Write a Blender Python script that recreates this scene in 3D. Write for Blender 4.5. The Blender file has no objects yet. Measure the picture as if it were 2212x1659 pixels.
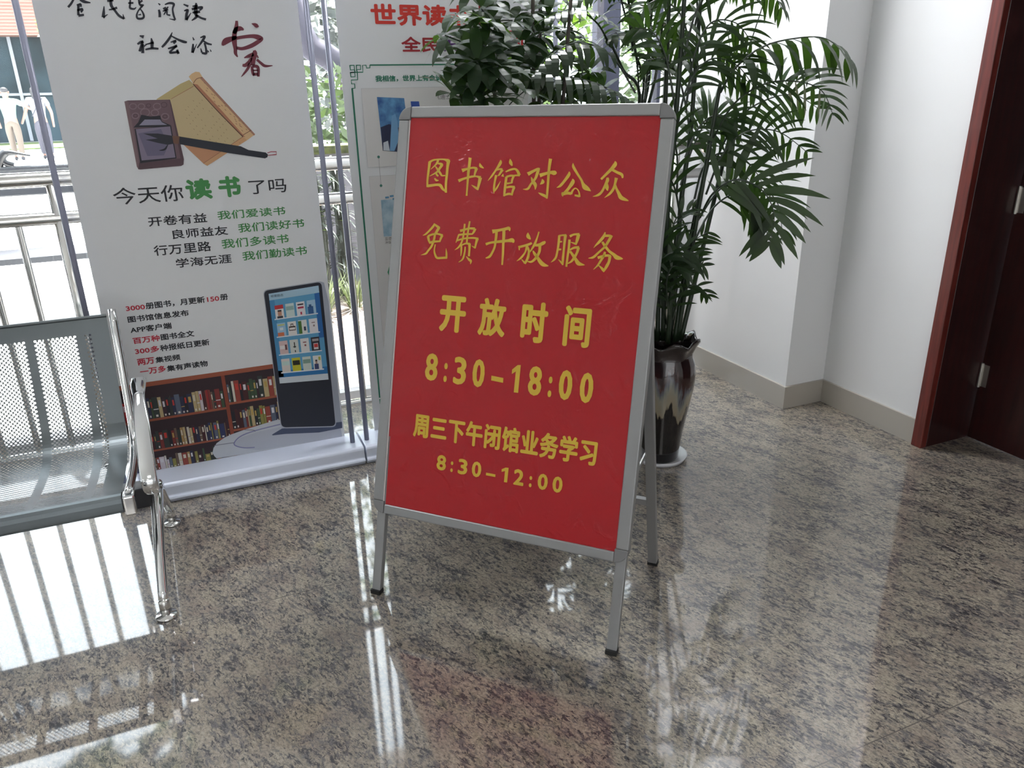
import bpy, bmesh, math, random
from mathutils import Vector, Matrix, Euler, noise as mnoise
from mathutils.geometry import tessellate_polygon

S = bpy.context.scene
COL = S.collection
random.seed(7)

# ------------------------------------------------------------------ camera
FW, FH, FPX = 2212.0, 1659.0, 1650.0
CX, CY = 1106.0, 829.5
PITCH, ROLL, YAW = 0.36597955, -0.0220171, -0.39456001
CAM = Vector((0.0, 0.0, 1.5))
Rz = Matrix(((math.cos(YAW), math.sin(YAW), 0), (-math.sin(YAW), math.cos(YAW), 0), (0, 0, 1)))
B0 = Matrix(((1, 0, 0), (0, 0, -1), (0, 1, 0)))
P0 = Matrix(((1, 0, 0), (0, math.cos(PITCH), -math.sin(PITCH)), (0, math.sin(PITCH), math.cos(PITCH))))
Q0 = Matrix(((math.cos(ROLL), -math.sin(ROLL), 0), (math.sin(ROLL), math.cos(ROLL), 0), (0, 0, 1)))
RC = Q0 @ P0 @ B0 @ Rz            # world -> camera (x right, y down, z forward)
RT = RC.transposed()
cam_d = bpy.data.cameras.new('camera')
cam_d.sensor_width = 36.0
cam_d.lens = 36.0 * FPX / FW
cam_d.clip_start, cam_d.clip_end = 0.05, 300
cam_o = bpy.data.objects.new('camera', cam_d)
COL.objects.link(cam_o)
mw = Matrix.Identity(4)
for i in range(3):
    mw[i][0] = RC[0][i]; mw[i][1] = -RC[1][i]; mw[i][2] = -RC[2][i]; mw[i][3] = CAM[i]
cam_o.matrix_world = mw
S.camera = cam_o

# ------------------------------------------------------------------ world, sun, added fill lights
SKY, SUN, EXPO = 5.4, 44.0, 0.65
W = bpy.data.worlds.new('sky'); S.world = W; W.use_nodes = True
bg = W.node_tree.nodes['Background']
bg.inputs[0].default_value = (0.86, 0.92, 1.0, 1); bg.inputs[1].default_value = SKY
sl = bpy.data.lights.new('sun', 'SUN'); sl.energy = SUN; sl.angle = math.radians(3); sl.color = (1, 0.97, 0.92)
so = bpy.data.objects.new('sun', sl); COL.objects.link(so)
sd = Vector((-0.12, -0.18, -1.0))     # travels down and slightly towards the hall
so.rotation_euler = sd.to_track_quat('-Z', 'Y').to_euler(); so.location = (0, 12, 12)

def area(name, loc, direction, sx, sy, power, color=(1, 1, 1)):
    l = bpy.data.lights.new(name, 'AREA'); l.shape = 'RECTANGLE'; l.size, l.size_y = sx, sy
    l.energy = power; l.color = color
    o = bpy.data.objects.new(name, l); COL.objects.link(o)
    o.location = loc; o.rotation_euler = Vector(direction).to_track_quat('-Z', 'Y').to_euler()
    return o
# added unseen fill lights that brighten the hall, overhead and behind the camera
area('added_ceiling_fill', (-.3, -1.4, 3.26), (0, 0, -1), 1.2, 1.2, 10, (1, .97, .93))
area('added_ceiling_fill', (-4.8, -3.4, 3.26), (0, 0, -1), 1.2, 1.2, 10, (1, .97, .93))
area('added_ceiling_fill', (-1.6, -4.4, 3.26), (0, 0, -1), 1.2, 1.2, 10, (1, .97, .93))
area('added_ceiling_fill', (1.75, 3.2, 3.26), (0, 0, -1), .6, .6, 46, (.97, .98, 1))  # added overhead to brighten the wall beside the window
area('added_ceiling_fill', (-.6, 3.2, 3.26), (0, 0, -1), .6, .6, 14, (.97, .98, 1))  # weaker added fill above the window zone
area('added_back_fill', (-.6, -5.85, 1.5), (0, 1, 0.05), 5.0, 2.4, 42, (.93, .97, 1))  # added fill facing the banners, stands before a solid back wall

S.view_settings.view_transform = 'Standard'
S.view_settings.look = 'None'
S.view_settings.exposure = EXPO
S.view_settings.gamma = 1.0
S.view_settings.use_curve_mapping = False
S.cycles.max_bounces = 8
S.cycles.diffuse_bounces = 4
S.cycles.glossy_bounces = 4
S.cycles.transmission_bounces = 4
S.cycles.transparent_max_bounces = 12
S.cycles.caustics_reflective = False
S.cycles.caustics_refractive = False
S.cycles.sample_clamp_indirect = 6.0

# ------------------------------------------------------------------ helpers: pixels of the survey photograph to points
def ray(px, py):
    return RT @ Vector(((px - CX) / FPX, (py - CY) / FPX, 1.0))
def on(px, py, p0, n):
    d = ray(px, py); n = Vector(n)
    return CAM + d * ((Vector(p0) - CAM).dot(n) / d.dot(n))
def atY(px, py, Y): return on(px, py, (0, Y, 0), (0, 1, 0))
def atX(px, py, X): return on(px, py, (X, 0, 0), (1, 0, 0))
def atZ(px, py, Z=0.0): return on(px, py, (0, 0, Z), (0, 0, 1))

class Plane:
    def __init__(s, O, U, V):
        s.O, s.U, s.V = Vector(O), Vector(U).normalized(), Vector(V).normalized()
        s.N = s.U.cross(s.V).normalized()
        if s.N.dot(CAM - s.O) < 0: s.N = -s.N
    def uv(s, px, py):
        p = on(px, py, s.O, s.N) - s.O
        return (p.dot(s.U), p.dot(s.V))
    def pt(s, u, v, h=0.0): return s.O + s.U * u + s.V * v + s.N * h

# ------------------------------------------------------------------ materials
def lin(c):
    return tuple((x / 12.92 if x <= .04045 else ((x + .055) / 1.055) ** 2.4) for x in c)
def rgb(r, g, b): return lin((r / 255., g / 255., b / 255.))
MATS = {}
def mat(name, color=(.5, .5, .5), rough=.5, metal=0.0, spec=.5, coat=0.0, coat_rough=.05, trans=0.0, emit=None):
    if name in MATS: return MATS[name]
    m = bpy.data.materials.new(name); m.use_nodes = True
    b = m.node_tree.nodes['Principled BSDF']
    b.inputs['Base Color'].default_value = (*color, 1)
    b.inputs['Roughness'].default_value = rough
    b.inputs['Metallic'].default_value = metal
    b.inputs['Specular IOR Level'].default_value = spec
    b.inputs['Coat Weight'].default_value = coat
    b.inputs['Coat Roughness'].default_value = coat_rough
    m.diffuse_color = (*color, 1)
    MATS[name] = m
    return m
def nodes(m): return m.node_tree.nodes, m.node_tree.links, m.node_tree.nodes['Principled BSDF']
def add_noise_color(m, c1, c2, scale, detail=3, lo=.35, hi=.65, coord='Object', stretch=(1, 1, 1)):
    N, L, b = nodes(m)
    tc = N.new('ShaderNodeTexCoord'); mp = N.new('ShaderNodeMapping'); mp.inputs['Scale'].default_value = stretch
    nz = N.new('ShaderNodeTexNoise'); nz.inputs['Scale'].default_value = scale; nz.inputs['Detail'].default_value = detail
    cr = N.new('ShaderNodeValToRGB')
    cr.color_ramp.elements[0].position = lo; cr.color_ramp.elements[0].color = (*c1, 1)
    cr.color_ramp.elements[1].position = hi; cr.color_ramp.elements[1].color = (*c2, 1)
    L.new(tc.outputs[coord], mp.inputs[0]); L.new(mp.outputs[0], nz.inputs['Vector'])
    L.new(nz.outputs['Fac'], cr.inputs[0]); L.new(cr.outputs[0], b.inputs['Base Color'])
    return tc, nz, cr
def add_bump(m, scale, strength, dist=.002, detail=3, target='Normal', stretch=(1, 1, 1)):
    N, L, b = nodes(m)
    tc = N.new('ShaderNodeTexCoord'); mp = N.new('ShaderNodeMapping'); mp.inputs['Scale'].default_value = stretch
    nz = N.new('ShaderNodeTexNoise'); nz.inputs['Scale'].default_value = scale; nz.inputs['Detail'].default_value = detail
    bp = N.new('ShaderNodeBump'); bp.inputs['Strength'].default_value = strength; bp.inputs['Distance'].default_value = dist
    L.new(tc.outputs['Object'], mp.inputs[0]); L.new(mp.outputs[0], nz.inputs['Vector'])
    L.new(nz.outputs['Fac'], bp.inputs['Height']); L.new(bp.outputs[0], b.inputs[target])

def granite():
    m = mat('polished_granite', (.3, .27, .23), rough=.5, spec=.5, coat=1.0, coat_rough=.045)
    N, L, b = nodes(m)
    b.inputs['Coat IOR'].default_value = 1.80
    tc = N.new('ShaderNodeTexCoord')
    def mapped(rot, sc):
        mp = N.new('ShaderNodeMapping'); mp.vector_type = 'TEXTURE'; mp.inputs['Rotation'].default_value = (0, 0, rot); mp.inputs['Scale'].default_value = sc
        L.new(tc.outputs['Object'], mp.inputs[0]); return mp
    def noise(mp, scale, detail, rough=.6, dist=0.0):
        n = N.new('ShaderNodeTexNoise'); n.inputs['Scale'].default_value = scale; n.inputs['Detail'].default_value = detail
        n.inputs['Roughness'].default_value = rough; n.inputs['Distortion'].default_value = dist
        L.new(mp.outputs[0], n.inputs['Vector']); return n
    def ramp(src, stops):
        r = N.new('ShaderNodeValToRGB'); e = r.color_ramp.elements
        while len(e) < len(stops): e.new(.5)
        for k, (p, c) in enumerate(stops): e[k].position = p; e[k].color = (*c, 1)
        L.new(src, r.inputs[0]); return r
    def mix(kind, fac, a, bb):
        x = N.new('ShaderNodeMix'); x.data_type = 'RGBA'; x.blend_type = kind
        if isinstance(fac, float): x.inputs[0].default_value = fac
        else: L.new(fac, x.inputs[0])
        L.new(a, x.inputs[6])
        if isinstance(bb, tuple): x.inputs[7].default_value = (*bb, 1)
        else: L.new(bb, x.inputs[7])
        return x.outputs[2]
    ang = math.radians(-70)                      # the flow of the flakes
    flow = mapped(ang, (2.1, 1.0, 1.0)); flow2 = mapped(ang, (1.5, 1, 1)); iso = mapped(0, (1, 1, 1))
    base = ramp(noise(flow2, 11, 5).outputs['Fac'], [(.30, rgb(138, 125, 117)), (.45, rgb(163, 153, 141)), (.58, rgb(176, 167, 152)), (.74, rgb(152, 139, 131))])
    grain = ramp(noise(flow2, 150, 5, .7).outputs['Fac'], [(.34, rgb(140, 136, 132)), (.60, rgb(255, 252, 246))])
    c = mix('MULTIPLY', .8, base.outputs[0], grain.outputs[0])
    cl = noise(flow, 15, 5, .7)                   # where dark minerals gather
    def clustered(n, lo, hi, amt):
        a = N.new('ShaderNodeMath'); a.operation = 'MULTIPLY_ADD'; a.inputs[1].default_value = amt; a.inputs[2].default_value = -.5 * amt
        L.new(cl.outputs['Fac'], a.inputs[0])
        s = N.new('ShaderNodeMath'); s.operation = 'ADD'; L.new(n.outputs['Fac'], s.inputs[0]); L.new(a.outputs[0], s.inputs[1])
        return ramp(s.outputs[0], [(lo, (0, 0, 0)), (hi, (1, 1, 1))])
    g1 = clustered(noise(flow, 78, 8, .76, .6), .50, .57, .36)
    c = mix('MIX', g1.outputs[0], c, rgb(98, 94, 94))
    g2 = clustered(noise(flow, 100, 8, .78, .8), .53, .565, .26)
    c = mix('MIX', g2.outputs[0], c, rgb(40, 39, 46))
    g3 = clustered(noise(flow, 60, 8, .78, 1.0), .60, .625, .30)
    c = mix('MIX', g3.outputs[0], c, rgb(38, 36, 42))
    vo = N.new('ShaderNodeTexVoronoi'); vo.inputs['Scale'].default_value = 14; L.new(iso.outputs[0], vo.inputs['Vector'])
    dots = ramp(vo.outputs['Distance'], [(.05, (1, 1, 1)), (.085, (0, 0, 0))])
    c = mix('MIX', dots.outputs[0], c, rgb(56, 48, 50))
    # joints between slabs
    sep = N.new('ShaderNodeSeparateXYZ'); L.new(tc.outputs['Object'], sep.inputs[0])
    def joint(out, off, period):
        a = N.new('ShaderNodeMath'); a.operation = 'ADD'; a.inputs[1].default_value = off; L.new(out, a.inputs[0])
        w = N.new('ShaderNodeMath'); w.operation = 'PINGPONG'; w.inputs[1].default_value = period / 2; L.new(a.outputs[0], w.inputs[0])
        l = N.new('ShaderNodeMath'); l.operation = 'LESS_THAN'; l.inputs[1].default_value = .0016; L.new(w.outputs[0], l.inputs[0])
        return l.outputs[0]
    j = joint(sep.outputs['Y'], -.981 + 4.8, 1.2)
    c = mix('MIX', j, c, rgb(90, 84, 78))
    L.new(c, b.inputs['Base Color'])
    return m

M_floor = granite()
M_wall = mat('white_wall_paint', (.80, .81, .82), .75); add_bump(M_wall, 90, .05, .001)
M_ceil = mat('ceiling_paint', (.8, .8, .79), .8)
M_base = mat('beige_skirting_tile', rgb(176, 171, 162), .35, coat=.3)
M_wood = mat('dark_red_wood', rgb(92, 36, 30), .38, coat=.25, coat_rough=.2)
add_noise_color(M_wood, rgb(88, 30, 24), rgb(114, 42, 34), 6, 4, stretch=(12, 12, 1))
M_door = mat('dark_mahogany', rgb(56, 20, 18), .35, coat=.3, coat_rough=.2)
add_noise_color(M_door, rgb(40, 13, 14), rgb(54, 19, 18), 5, 4, stretch=(10, 10, 1))
M_steel = mat('brushed_steel_hinge', (.6, .58, .54), .35, 1.0)
M_white = mat('white_frame_paint', (.82, .82, .83), .4)
M_dkframe = mat('dark_window_frame', rgb(70, 74, 92), .4)
M_inox = mat('polished_stainless', (.72, .71, .69), .16, 1.0)
M_chrome = mat('chrome', (.80, .81, .82), .07, 1.0)
M_perf = mat('silver_powder_coat', rgb(102, 109, 112), .32, .65)
M_black = mat('black_steel', (.010, .011, .016), .35)
M_alu = mat('satin_aluminium', rgb(156, 157, 158), .38, .5)
M_corner = mat('grey_corner_plastic', rgb(128, 128, 130), .38)
M_rubber = mat('black_rubber', (.015, .015, .016), .7)
M_red = mat('red_poster', rgb(174, 18, 28), .55, spec=.25, coat=.5, coat_rough=.06)

def _film():
    N, L, b = nodes(M_red)
    tc = N.new('ShaderNodeTexCoord')
    n1 = N.new('ShaderNodeTexNoise'); n1.inputs['Scale'].default_value = 70; n1.inputs['Detail'].default_value = 5
    n2 = N.new('ShaderNodeTexNoise'); n2.inputs['Scale'].default_value = 11; n2.inputs['Detail'].default_value = 3; n2.inputs['Distortion'].default_value = 1.5
    for n in (n1, n2): L.new(tc.outputs['Object'], n.inputs['Vector'])
    cr = N.new('ShaderNodeValToRGB'); cr.color_ramp.elements[0].position = .56; cr.color_ramp.elements[1].position = .66
    L.new(n2.outputs['Fac'], cr.inputs[0])
    mu = N.new('ShaderNodeMath'); mu.operation = 'MULTIPLY'; L.new(n1.outputs['Fac'], mu.inputs[0]); L.new(cr.outputs[0], mu.inputs[1])
    bp = N.new('ShaderNodeBump'); bp.inputs['Strength'].default_value = 1.0; bp.inputs['Distance'].default_value = .006
    L.new(mu.outputs[0], bp.inputs['Height']); L.new(bp.outputs[0], b.inputs['Coat Normal'])
_film()

M_yel = mat('yellow_ink', rgb(214, 178, 46), .5, coat=.5, coat_rough=.12)
M_bback = mat('sign_backing', rgb(60, 60, 62), .6)
M_plastic = mat('pale_blue_grey_plastic', rgb(214, 221, 238), .28, .05)
M_pole = mat('grey_lavender_pole', rgb(138, 141, 160), .4, .2)
def fabric(name, c):
    m = bpy.data.materials.new(name); m.use_nodes = True
    N, L, b = nodes(m)
    b.inputs['Base Color'].default_value = (*c, 1); b.inputs['Roughness'].default_value = .55
    t = N.new('ShaderNodeBsdfTranslucent'); t.inputs[0].default_value = (*c, 1)
    x = N.new('ShaderNodeMixShader'); x.inputs[0].default_value = .10
    L.new(b.outputs[0], x.inputs[1]); L.new(t.outputs[0], x.inputs[2])
    L.new(x.outputs[0], N['Material Output'].inputs[0]); MATS[name] = m
    return m
M_fab = fabric('banner_film', (.80, .81, .83))
M_glass = bpy.data.materials.new('clear_window_glass'); M_glass.use_nodes = True
def _g():
    N, L = M_glass.node_tree.nodes, M_glass.node_tree.links
    N.remove(N['Principled BSDF'])
    t = N.new('ShaderNodeBsdfTransparent'); t.inputs[0].default_value = (.95, .97, .96, 1)
    g = N.new('ShaderNodeBsdfGlossy'); g.inputs['Roughness'].default_value = .02
    f = N.new('ShaderNodeFresnel'); f.inputs[0].default_value = 1.35
    x = N.new('ShaderNodeMixShader')
    L.new(f.outputs[0], x.inputs[0]); L.new(t.outputs[0], x.inputs[1]); L.new(g.outputs[0], x.inputs[2])
    L.new(x.outputs[0], N['Material Output'].inputs[0])
_g()
def leafmat(name, c, ct, tw=.35, rough=.38, spec=.5):
    m = bpy.data.materials.new(name); m.use_nodes = True
    N, L, b = nodes(m); b.inputs['Specular IOR Level'].default_value = spec
    b.inputs['Base Color'].default_value = (*c, 1); b.inputs['Roughness'].default_value = rough
    t = N.new('ShaderNodeBsdfTranslucent'); t.inputs[0].default_value = (*ct, 1)
    x = N.new('ShaderNodeMixShader'); x.inputs[0].default_value = tw
    L.new(b.outputs[0], x.inputs[1]); L.new(t.outputs[0], x.inputs[2])
    L.new(x.outputs[0], N['Material Output'].inputs[0]); MATS[name] = m
    return m
M_palm = leafmat('palm_leaf', (.018, .040, .016), (.055, .13, .010), .28, .34, .5)
M_palmstem = mat('palm_cane', (.016, .032, .014), .4)
M_sche = leafmat('umbrella_leaf', (.020, .040, .020), (.10, .22, .02), .26, .42, .22)
M_bark = mat('grey_bark', (.10, .085, .075), .8)
M_soil = mat('dark_soil', (.025, .018, .012), .9)
M_terra = mat('dark_glazed_planter', (.03, .02, .018), .25, coat=.6)
M_saucer = mat('white_saucer', (.78, .78, .82), .35)
def pot_glaze():
    m = mat('brown_drip_glaze', (.02, .01, .01), .14, coat=.8, coat_rough=.05)
    N, L, b = nodes(m)
    tc = N.new('ShaderNodeTexCoord'); sep = N.new('ShaderNodeSeparateXYZ'); L.new(tc.outputs['Object'], sep.inputs[0])
    mp = N.new('ShaderNodeMapping'); mp.inputs['Scale'].default_value = (1, 1, .06); L.new(tc.outputs['Object'], mp.inputs[0])
    n = N.new('ShaderNodeTexNoise'); n.inputs['Scale'].default_value = 55; n.inputs['Detail'].default_value = 3; L.new(mp.outputs[0], n.inputs['Vector'])
    n2 = N.new('ShaderNodeTexNoise'); n2.inputs['Scale'].default_value = 16; n2.inputs['Detail'].default_value = 1; L.new(mp.outputs[0], n2.inputs['Vector'])
    def math_(op, a, bb):
        x = N.new('ShaderNodeMath'); x.operation = op
        for k, v in enumerate((a, bb)):
            if isinstance(v, (int, float)): x.inputs[k].default_value = v
            else: L.new(v, x.inputs[k])
        return x.outputs[0]
    d = math_('ADD', math_('MULTIPLY', math_('SUBTRACT', n.outputs['Fac'], .5), .20), math_('MULTIPLY', math_('SUBTRACT', n2.outputs['Fac'], .5), .26))
    h = math_('ADD', sep.outputs['Z'], d)
    r = N.new('ShaderNodeValToRGB'); e = r.color_ramp.elements
    st = [(.0, (.006, .005, .005)), (.225, (.008, .006, .006)), (.245, (.30, .25, .17)), (.30, (.28, .27, .22)), (.345, (.12, .13, .15)), (.375, (.05, .014, .012)), (.43, (.018, .008, .009)), (.6, (.016, .012, .014))]
    while len(e) < len(st): e.new(.5)
    for k, (p, c) in enumerate(st): e[k].position = p; e[k].color = (*c, 1)
    L.new(h, r.inputs[0]); L.new(r.outputs[0], b.inputs['Base Color'])
    return m
M_pot = pot_glaze()

# ------------------------------------------------------------------ mesh builder
ORI = {}
class MB:
    def __init__(s): s.v, s.f, s.fm, s.mats = [], [], [], []
    def mi(s, m):
        if m not in s.mats: s.mats.append(m)
        return s.mats.index(m)
    def add(s, vs, fs, m):
        o = len(s.v); k = s.mi(m)
        s.v += [Vector(p) for p in vs]
        for f in fs: s.f.append([i + o for i in f]); s.fm.append(k)
    def box(s, lo, hi, m, R=None, c=None):
        (x0, y0, z0), (x1, y1, z1) = lo, hi
        vs = [Vector(p) for p in ((x0, y0, z0), (x1, y0, z0), (x1, y1, z0), (x0, y1, z0), (x0, y0, z1), (x1, y0, z1), (x1, y1, z1), (x0, y1, z1))]
        if R is not None: vs = [R @ p + Vector(c) for p in vs]
        s.add(vs, [(0, 3, 2, 1), (4, 5, 6, 7), (0, 1, 5, 4), (1, 2, 6, 5), (2, 3, 7, 6), (3, 0, 4, 7)], m)
    def bar(s, a, b, wx, wz, m, up=(0, 0, 1)):
        a, b = Vector(a), Vector(b); d = (b - a).normalized(); up = Vector(up)
        x = d.cross(up).normalized(); z = x.cross(d).normalized()
        vs = [p + x * sx * wx / 2 + z * sz * wz / 2 for p in (a, b) for sx, sz in ((-1, -1), (1, -1), (1, 1), (-1, 1))]
        s.add(vs, [(0, 1, 2, 3), (7, 6, 5, 4), (0, 4, 5, 1), (1, 5, 6, 2), (2, 6, 7, 3), (3, 7, 4, 0)], m)
    def tube(s, pts, r, m, n=10, cap=True, sx=1.0):
        pts = [Vector(p) for p in pts]; k = len(pts)
        rs = r if isinstance(r, (list, tuple)) else [r] * k
        vs, fs = [], []
        prev = None
        for i, p in enumerate(pts):
            d = (pts[min(i + 1, k - 1)] - pts[max(i - 1, 0)]).normalized()
            if prev is None:
                a = Vector((0, 0, 1)) if abs(d.z) < .9 else Vector((1, 0, 0))
                x = d.cross(a).normalized()
            else:
                x = (prev - d * prev.dot(d)).normalized()
            prev = x; y = d.cross(x)
            for j in range(n):
                t = 2 * math.pi * j / n
                vs.append(p + (x * math.cos(t) * sx + y * math.sin(t)) * rs[i])
        for i in range(k - 1):
            for j in range(n):
                fs.append((i * n + j, i * n + (j + 1) % n, (i + 1) * n + (j + 1) % n, (i + 1) * n + j))
        if cap:
            fs.append(tuple(range(n - 1, -1, -1))); fs.append(tuple((k - 1) * n + j for j in range(n)))
        s.add(vs, fs, m)
    def lathe(s, prof, c, m, n=32, mod=None):
        c = Vector(c); vs, fs = [], []
        for i, (r, z) in enumerate(prof):
            for j in range(n):
                t = 2 * math.pi * j / n
                rr, zz = (r, z) if mod is None else mod(r, z, t)
                vs.append(c + Vector((rr * math.cos(t), rr * math.sin(t), zz)))
        for i in range(len(prof) - 1):
            for j in range(n):
                fs.append((i * n + j, i * n + (j + 1) % n, (i + 1) * n + (j + 1) % n, (i + 1) * n + j))
        s.add(vs, fs, m)
    def prism(s, poly, a, b, m):        # poly: list of fn(t)->points ; extrudes polygon lists a and b
        n = len(a)
        s.add(list(a) + list(b), [tuple(range(n - 1, -1, -1)), tuple(range(n, 2 * n))] + [(i, (i + 1) % n, n + (i + 1) % n, n + i) for i in range(n)], m)
    def sphere(s, c, r, m, n=10, k=7, sc=(1, 1, 1)):
        c = Vector(c); vs, fs = [], []
        for i in range(k + 1):
            ph = math.pi * i / k
            for j in range(n):
                t = 2 * math.pi * j / n
                vs.append(c + Vector((math.sin(ph) * math.cos(t) * r * sc[0], math.sin(ph) * math.sin(t) * r * sc[1], math.cos(ph) * r * sc[2])))
        for i in range(k):
            for j in range(n): fs.append((i * n + j, (i + 1) * n + j, (i + 1) * n + (j + 1) % n, i * n + (j + 1) % n))
        s.add(vs, fs, m)
    def build(s, name, parent=None, smooth=False, origin=None):
        o0 = ORI[parent.name] if parent is not None else (Vector(origin) if origin is not None else Vector((0, 0, 0)))
        me = bpy.data.meshes.new(name)
        me.from_pydata([tuple(p - o0) for p in s.v], [], s.f)
        for m in s.mats: me.materials.append(m)
        me.polygons.foreach_set('material_index', s.fm)
        if smooth: me.polygons.foreach_set('use_smooth', [True] * len(s.f))
        me.update()
        ob = bpy.data.objects.new(name, me); COL.objects.link(ob)
        if parent is not None: ob.parent = parent
        else: ob.location = o0
        ORI[ob.name] = o0
        return ob
def tag(o, label=None, cat=None, group=None, kind=None):
    if label: o['label'] = label
    if cat: o['category'] = cat
    if group: o['group'] = group
    if kind: o['kind'] = kind
    return o
def thing(name, loc, label, cat, group=None):
    o = bpy.data.objects.new(name, None); COL.objects.link(o); o.location = loc; o.empty_display_size = .1
    ORI[o.name] = Vector(loc)
    return tag(o, label, cat, group)
def bevel(o, w=.003, seg=2):
    b = o.modifiers.new('bevel', 'BEVEL'); b.width = w; b.segments = seg; b.limit_method = 'ANGLE'
    return o
def struct(mb, name, label=None, smooth=False):
    o = mb.build(name, None, smooth); o['kind'] = 'structure'
    if label: o['label'] = label; 
    return o
def catmull(pts, k=6):
    P = [tuple(p) for p in pts]; out = []
    n = len(P)
    for i in range(n - 1):
        a, b, c, d = P[max(i - 1, 0)], P[i], P[i + 1], P[min(i + 2, n - 1)]
        for j in range(k):
            t = j / k
            out.append(tuple(.5 * (2 * b[q] + (c[q] - a[q]) * t + (2 * a[q] - 5 * b[q] + 4 * c[q] - d[q]) * t * t + (3 * b[q] - a[q] - 3 * c[q] + d[q]) * t ** 3) for q in range(len(b))))
    out.append(P[-1])
    return out

# ------------------------------------------------------------------ printing on planes
def glyphs(text, offset=0.0, spacing=1.0):
    cu = bpy.data.curves.new('lettering', 'FONT'); cu.body = text; cu.offset = offset; cu.space_character = spacing
    cu.resolution_u = 3
    ob = bpy.data.objects.new('lettering', cu); COL.objects.link(ob)
    dg = bpy.context.evaluated_depsgraph_get(); dg.update()
    me = bpy.data.meshes.new_from_object(ob.evaluated_get(dg))
    vs = [(v.co.x, v.co.y) for v in me.vertices]; fs = [tuple(p.vertices) for p in me.polygons]
    bpy.data.objects.remove(ob); bpy.data.curves.remove(cu); bpy.data.meshes.remove(me)
    return vs, fs
class Print:
    """collects flat ink on a plane; with a parent, every line of text becomes a part of its own"""
    def __init__(s, pl, parent=None): s.pl = pl; s.mb = MB(); s.parent = parent
    def text(s, t, LL, LR, UL, m, h=.0006, offset=.0, spacing=1.0, mb=None):
        vs, fs = glyphs(t, 0, spacing)
        if not vs: return
        x0 = min(v[0] for v in vs); x1 = max(v[0] for v in vs); y0 = min(v[1] for v in vs); y1 = max(v[1] for v in vs)
        a, b, c = s.pl.uv(*LL), s.pl.uv(*LR), s.pl.uv(*UL)
        u0, u1 = a[0], b[0]; v0, v1 = (a[1] + b[1]) / 2, c[1]
        if v0 > v1: v0, v1 = v1, v0
        bo = offset * (v1 - v0) / max(y1 - y0, .35)         # pen weight
        u0 += bo; u1 -= bo; v0 += bo; v1 -= bo
        tgt = mb if mb is not None else (MB() if s.parent is not None else s.mb)
        offs = [(0, 0)] if bo < 1e-5 else [(bo * math.cos(q * math.pi / 4), bo * math.sin(q * math.pi / 4)) for q in range(8)]
        for ko, (du, dv) in enumerate(offs):
            tgt.add([s.pl.pt(u0 + du + (x - x0) / (x1 - x0) * (u1 - u0), v0 + dv + (y - y0) / (y1 - y0) * (v1 - v0), h + 2e-5 * ko) for x, y in vs], fs, m)
        if tgt is not s.mb and mb is None: tgt.build('lettering', s.parent)
    def poly(s, pts, m, h=.0005, crop=None):
        P = [s.cv(p, crop) for p in pts]
        uv = [s.pl.uv(*p) for p in P]
        tri = tessellate_polygon([[Vector((u, v, 0)) for u, v in uv]])
        s.mb.add([s.pl.pt(u, v, h) for u, v in uv], [tuple(t) for t in tri], m)
    @staticmethod
    def cv(p, crop):
        return p if crop is None else (crop[0] + p[0] * crop[2], crop[1] + p[1] * crop[2])
    def stroke(s, pts, m, h=.0006, crop=None, smooth=True, k=4):
        sc = 1 if crop is None else crop[2]
        P = catmull(pts, k) if smooth and len(pts) > 2 else [tuple(p) for p in pts]
        q = []
        for x, y, w in P:
            a = s.cv((x, y), crop); q.append((*a, w * sc / 2))
        L_, R_ = [], []
        for i, (x, y, w) in enumerate(q):
            x0, y0, _ = q[max(i - 1, 0)]; x1, y1, _ = q[min(i + 1, len(q) - 1)]
            dx, dy = x1 - x0, y1 - y0; n = math.hypot(dx, dy) or 1
            nx, ny = -dy / n, dx / n; w = max(w, .25)
            L_.append((x + nx * w, y + ny * w)); R_.append((x - nx * w, y - ny * w))
        vs = [s.pl.pt(*s.pl.uv(*p), h) for p in L_ + R_]; n = len(q)
        s.mb.add(vs, [(i, i + 1, n + i + 1, n + i) for i in range(n - 1)], m)
    def done(s, name, parent): return s.mb.build(name, parent) if s.mb.v else None
_inks = {}
def ink(r, g, b, rough=.55):
    k = (r, g, b)
    if k not in _inks: _inks[k] = mat('ink_%d_%d_%d' % k, rgb(r, g, b), rough)
    return _inks[k]
#@@STRUCTURE
# ------------------------------------------------------------------ the hall
YW = 3.80                                   # plane of the glazing
m = MB(); m.box((-7.1, -6.1, -.12), (3.3, YW + .05, 0), M_floor); floor = struct(m, 'floor', 'polished speckled granite floor')
m = MB(); m.box((-7.1, -6.1, 3.3), (3.3, YW + .80, 3.45), M_ceil); struct(m, 'ceiling')
XP, XR, YP = 2.588, 2.827, 2.712            # pier face, wall face, pier corner
DY0, DY1, DZ = 1.10, 2.119, 2.12            # door opening
m = MB()
m.box((XR, DY1, 0), (3.2, YP + .2, 3.3), M_wall)
m.box((XP, YP, 0), (3.2, YW + .12, 3.3), M_wall)
m.box((XR, DY0, DZ), (3.2, DY1, 3.3), M_wall)
m.box((XR, -6.1, 0), (3.2, DY0, 3.3), M_wall)
struct(m, 'wall_right', 'white painted wall with a shallow pier by the window')
m = MB(); m.box((-7.1, -6.1, 0), (3.2, -5.95, 3.3), M_wall); struct(m, 'wall_back')
m = MB(); m.box((-7.2, -6.1, 0), (-7.05, YW + .1, 3.3), M_wall); struct(m, 'wall_left')
m = MB(); bh = .115; t = .012
m.box((XP - t, YP, 0), (XP, YW - .05, bh), M_base)
m.box((XP - t, YP - t, 0), (XR - t, YP, bh), M_base)
m.box((XR - t, DY1 + .028, 0), (XR, YP, bh), M_base)
m.box((XR - t, -5.9, 0), (XR, DY0 - .05, bh), M_base)
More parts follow.
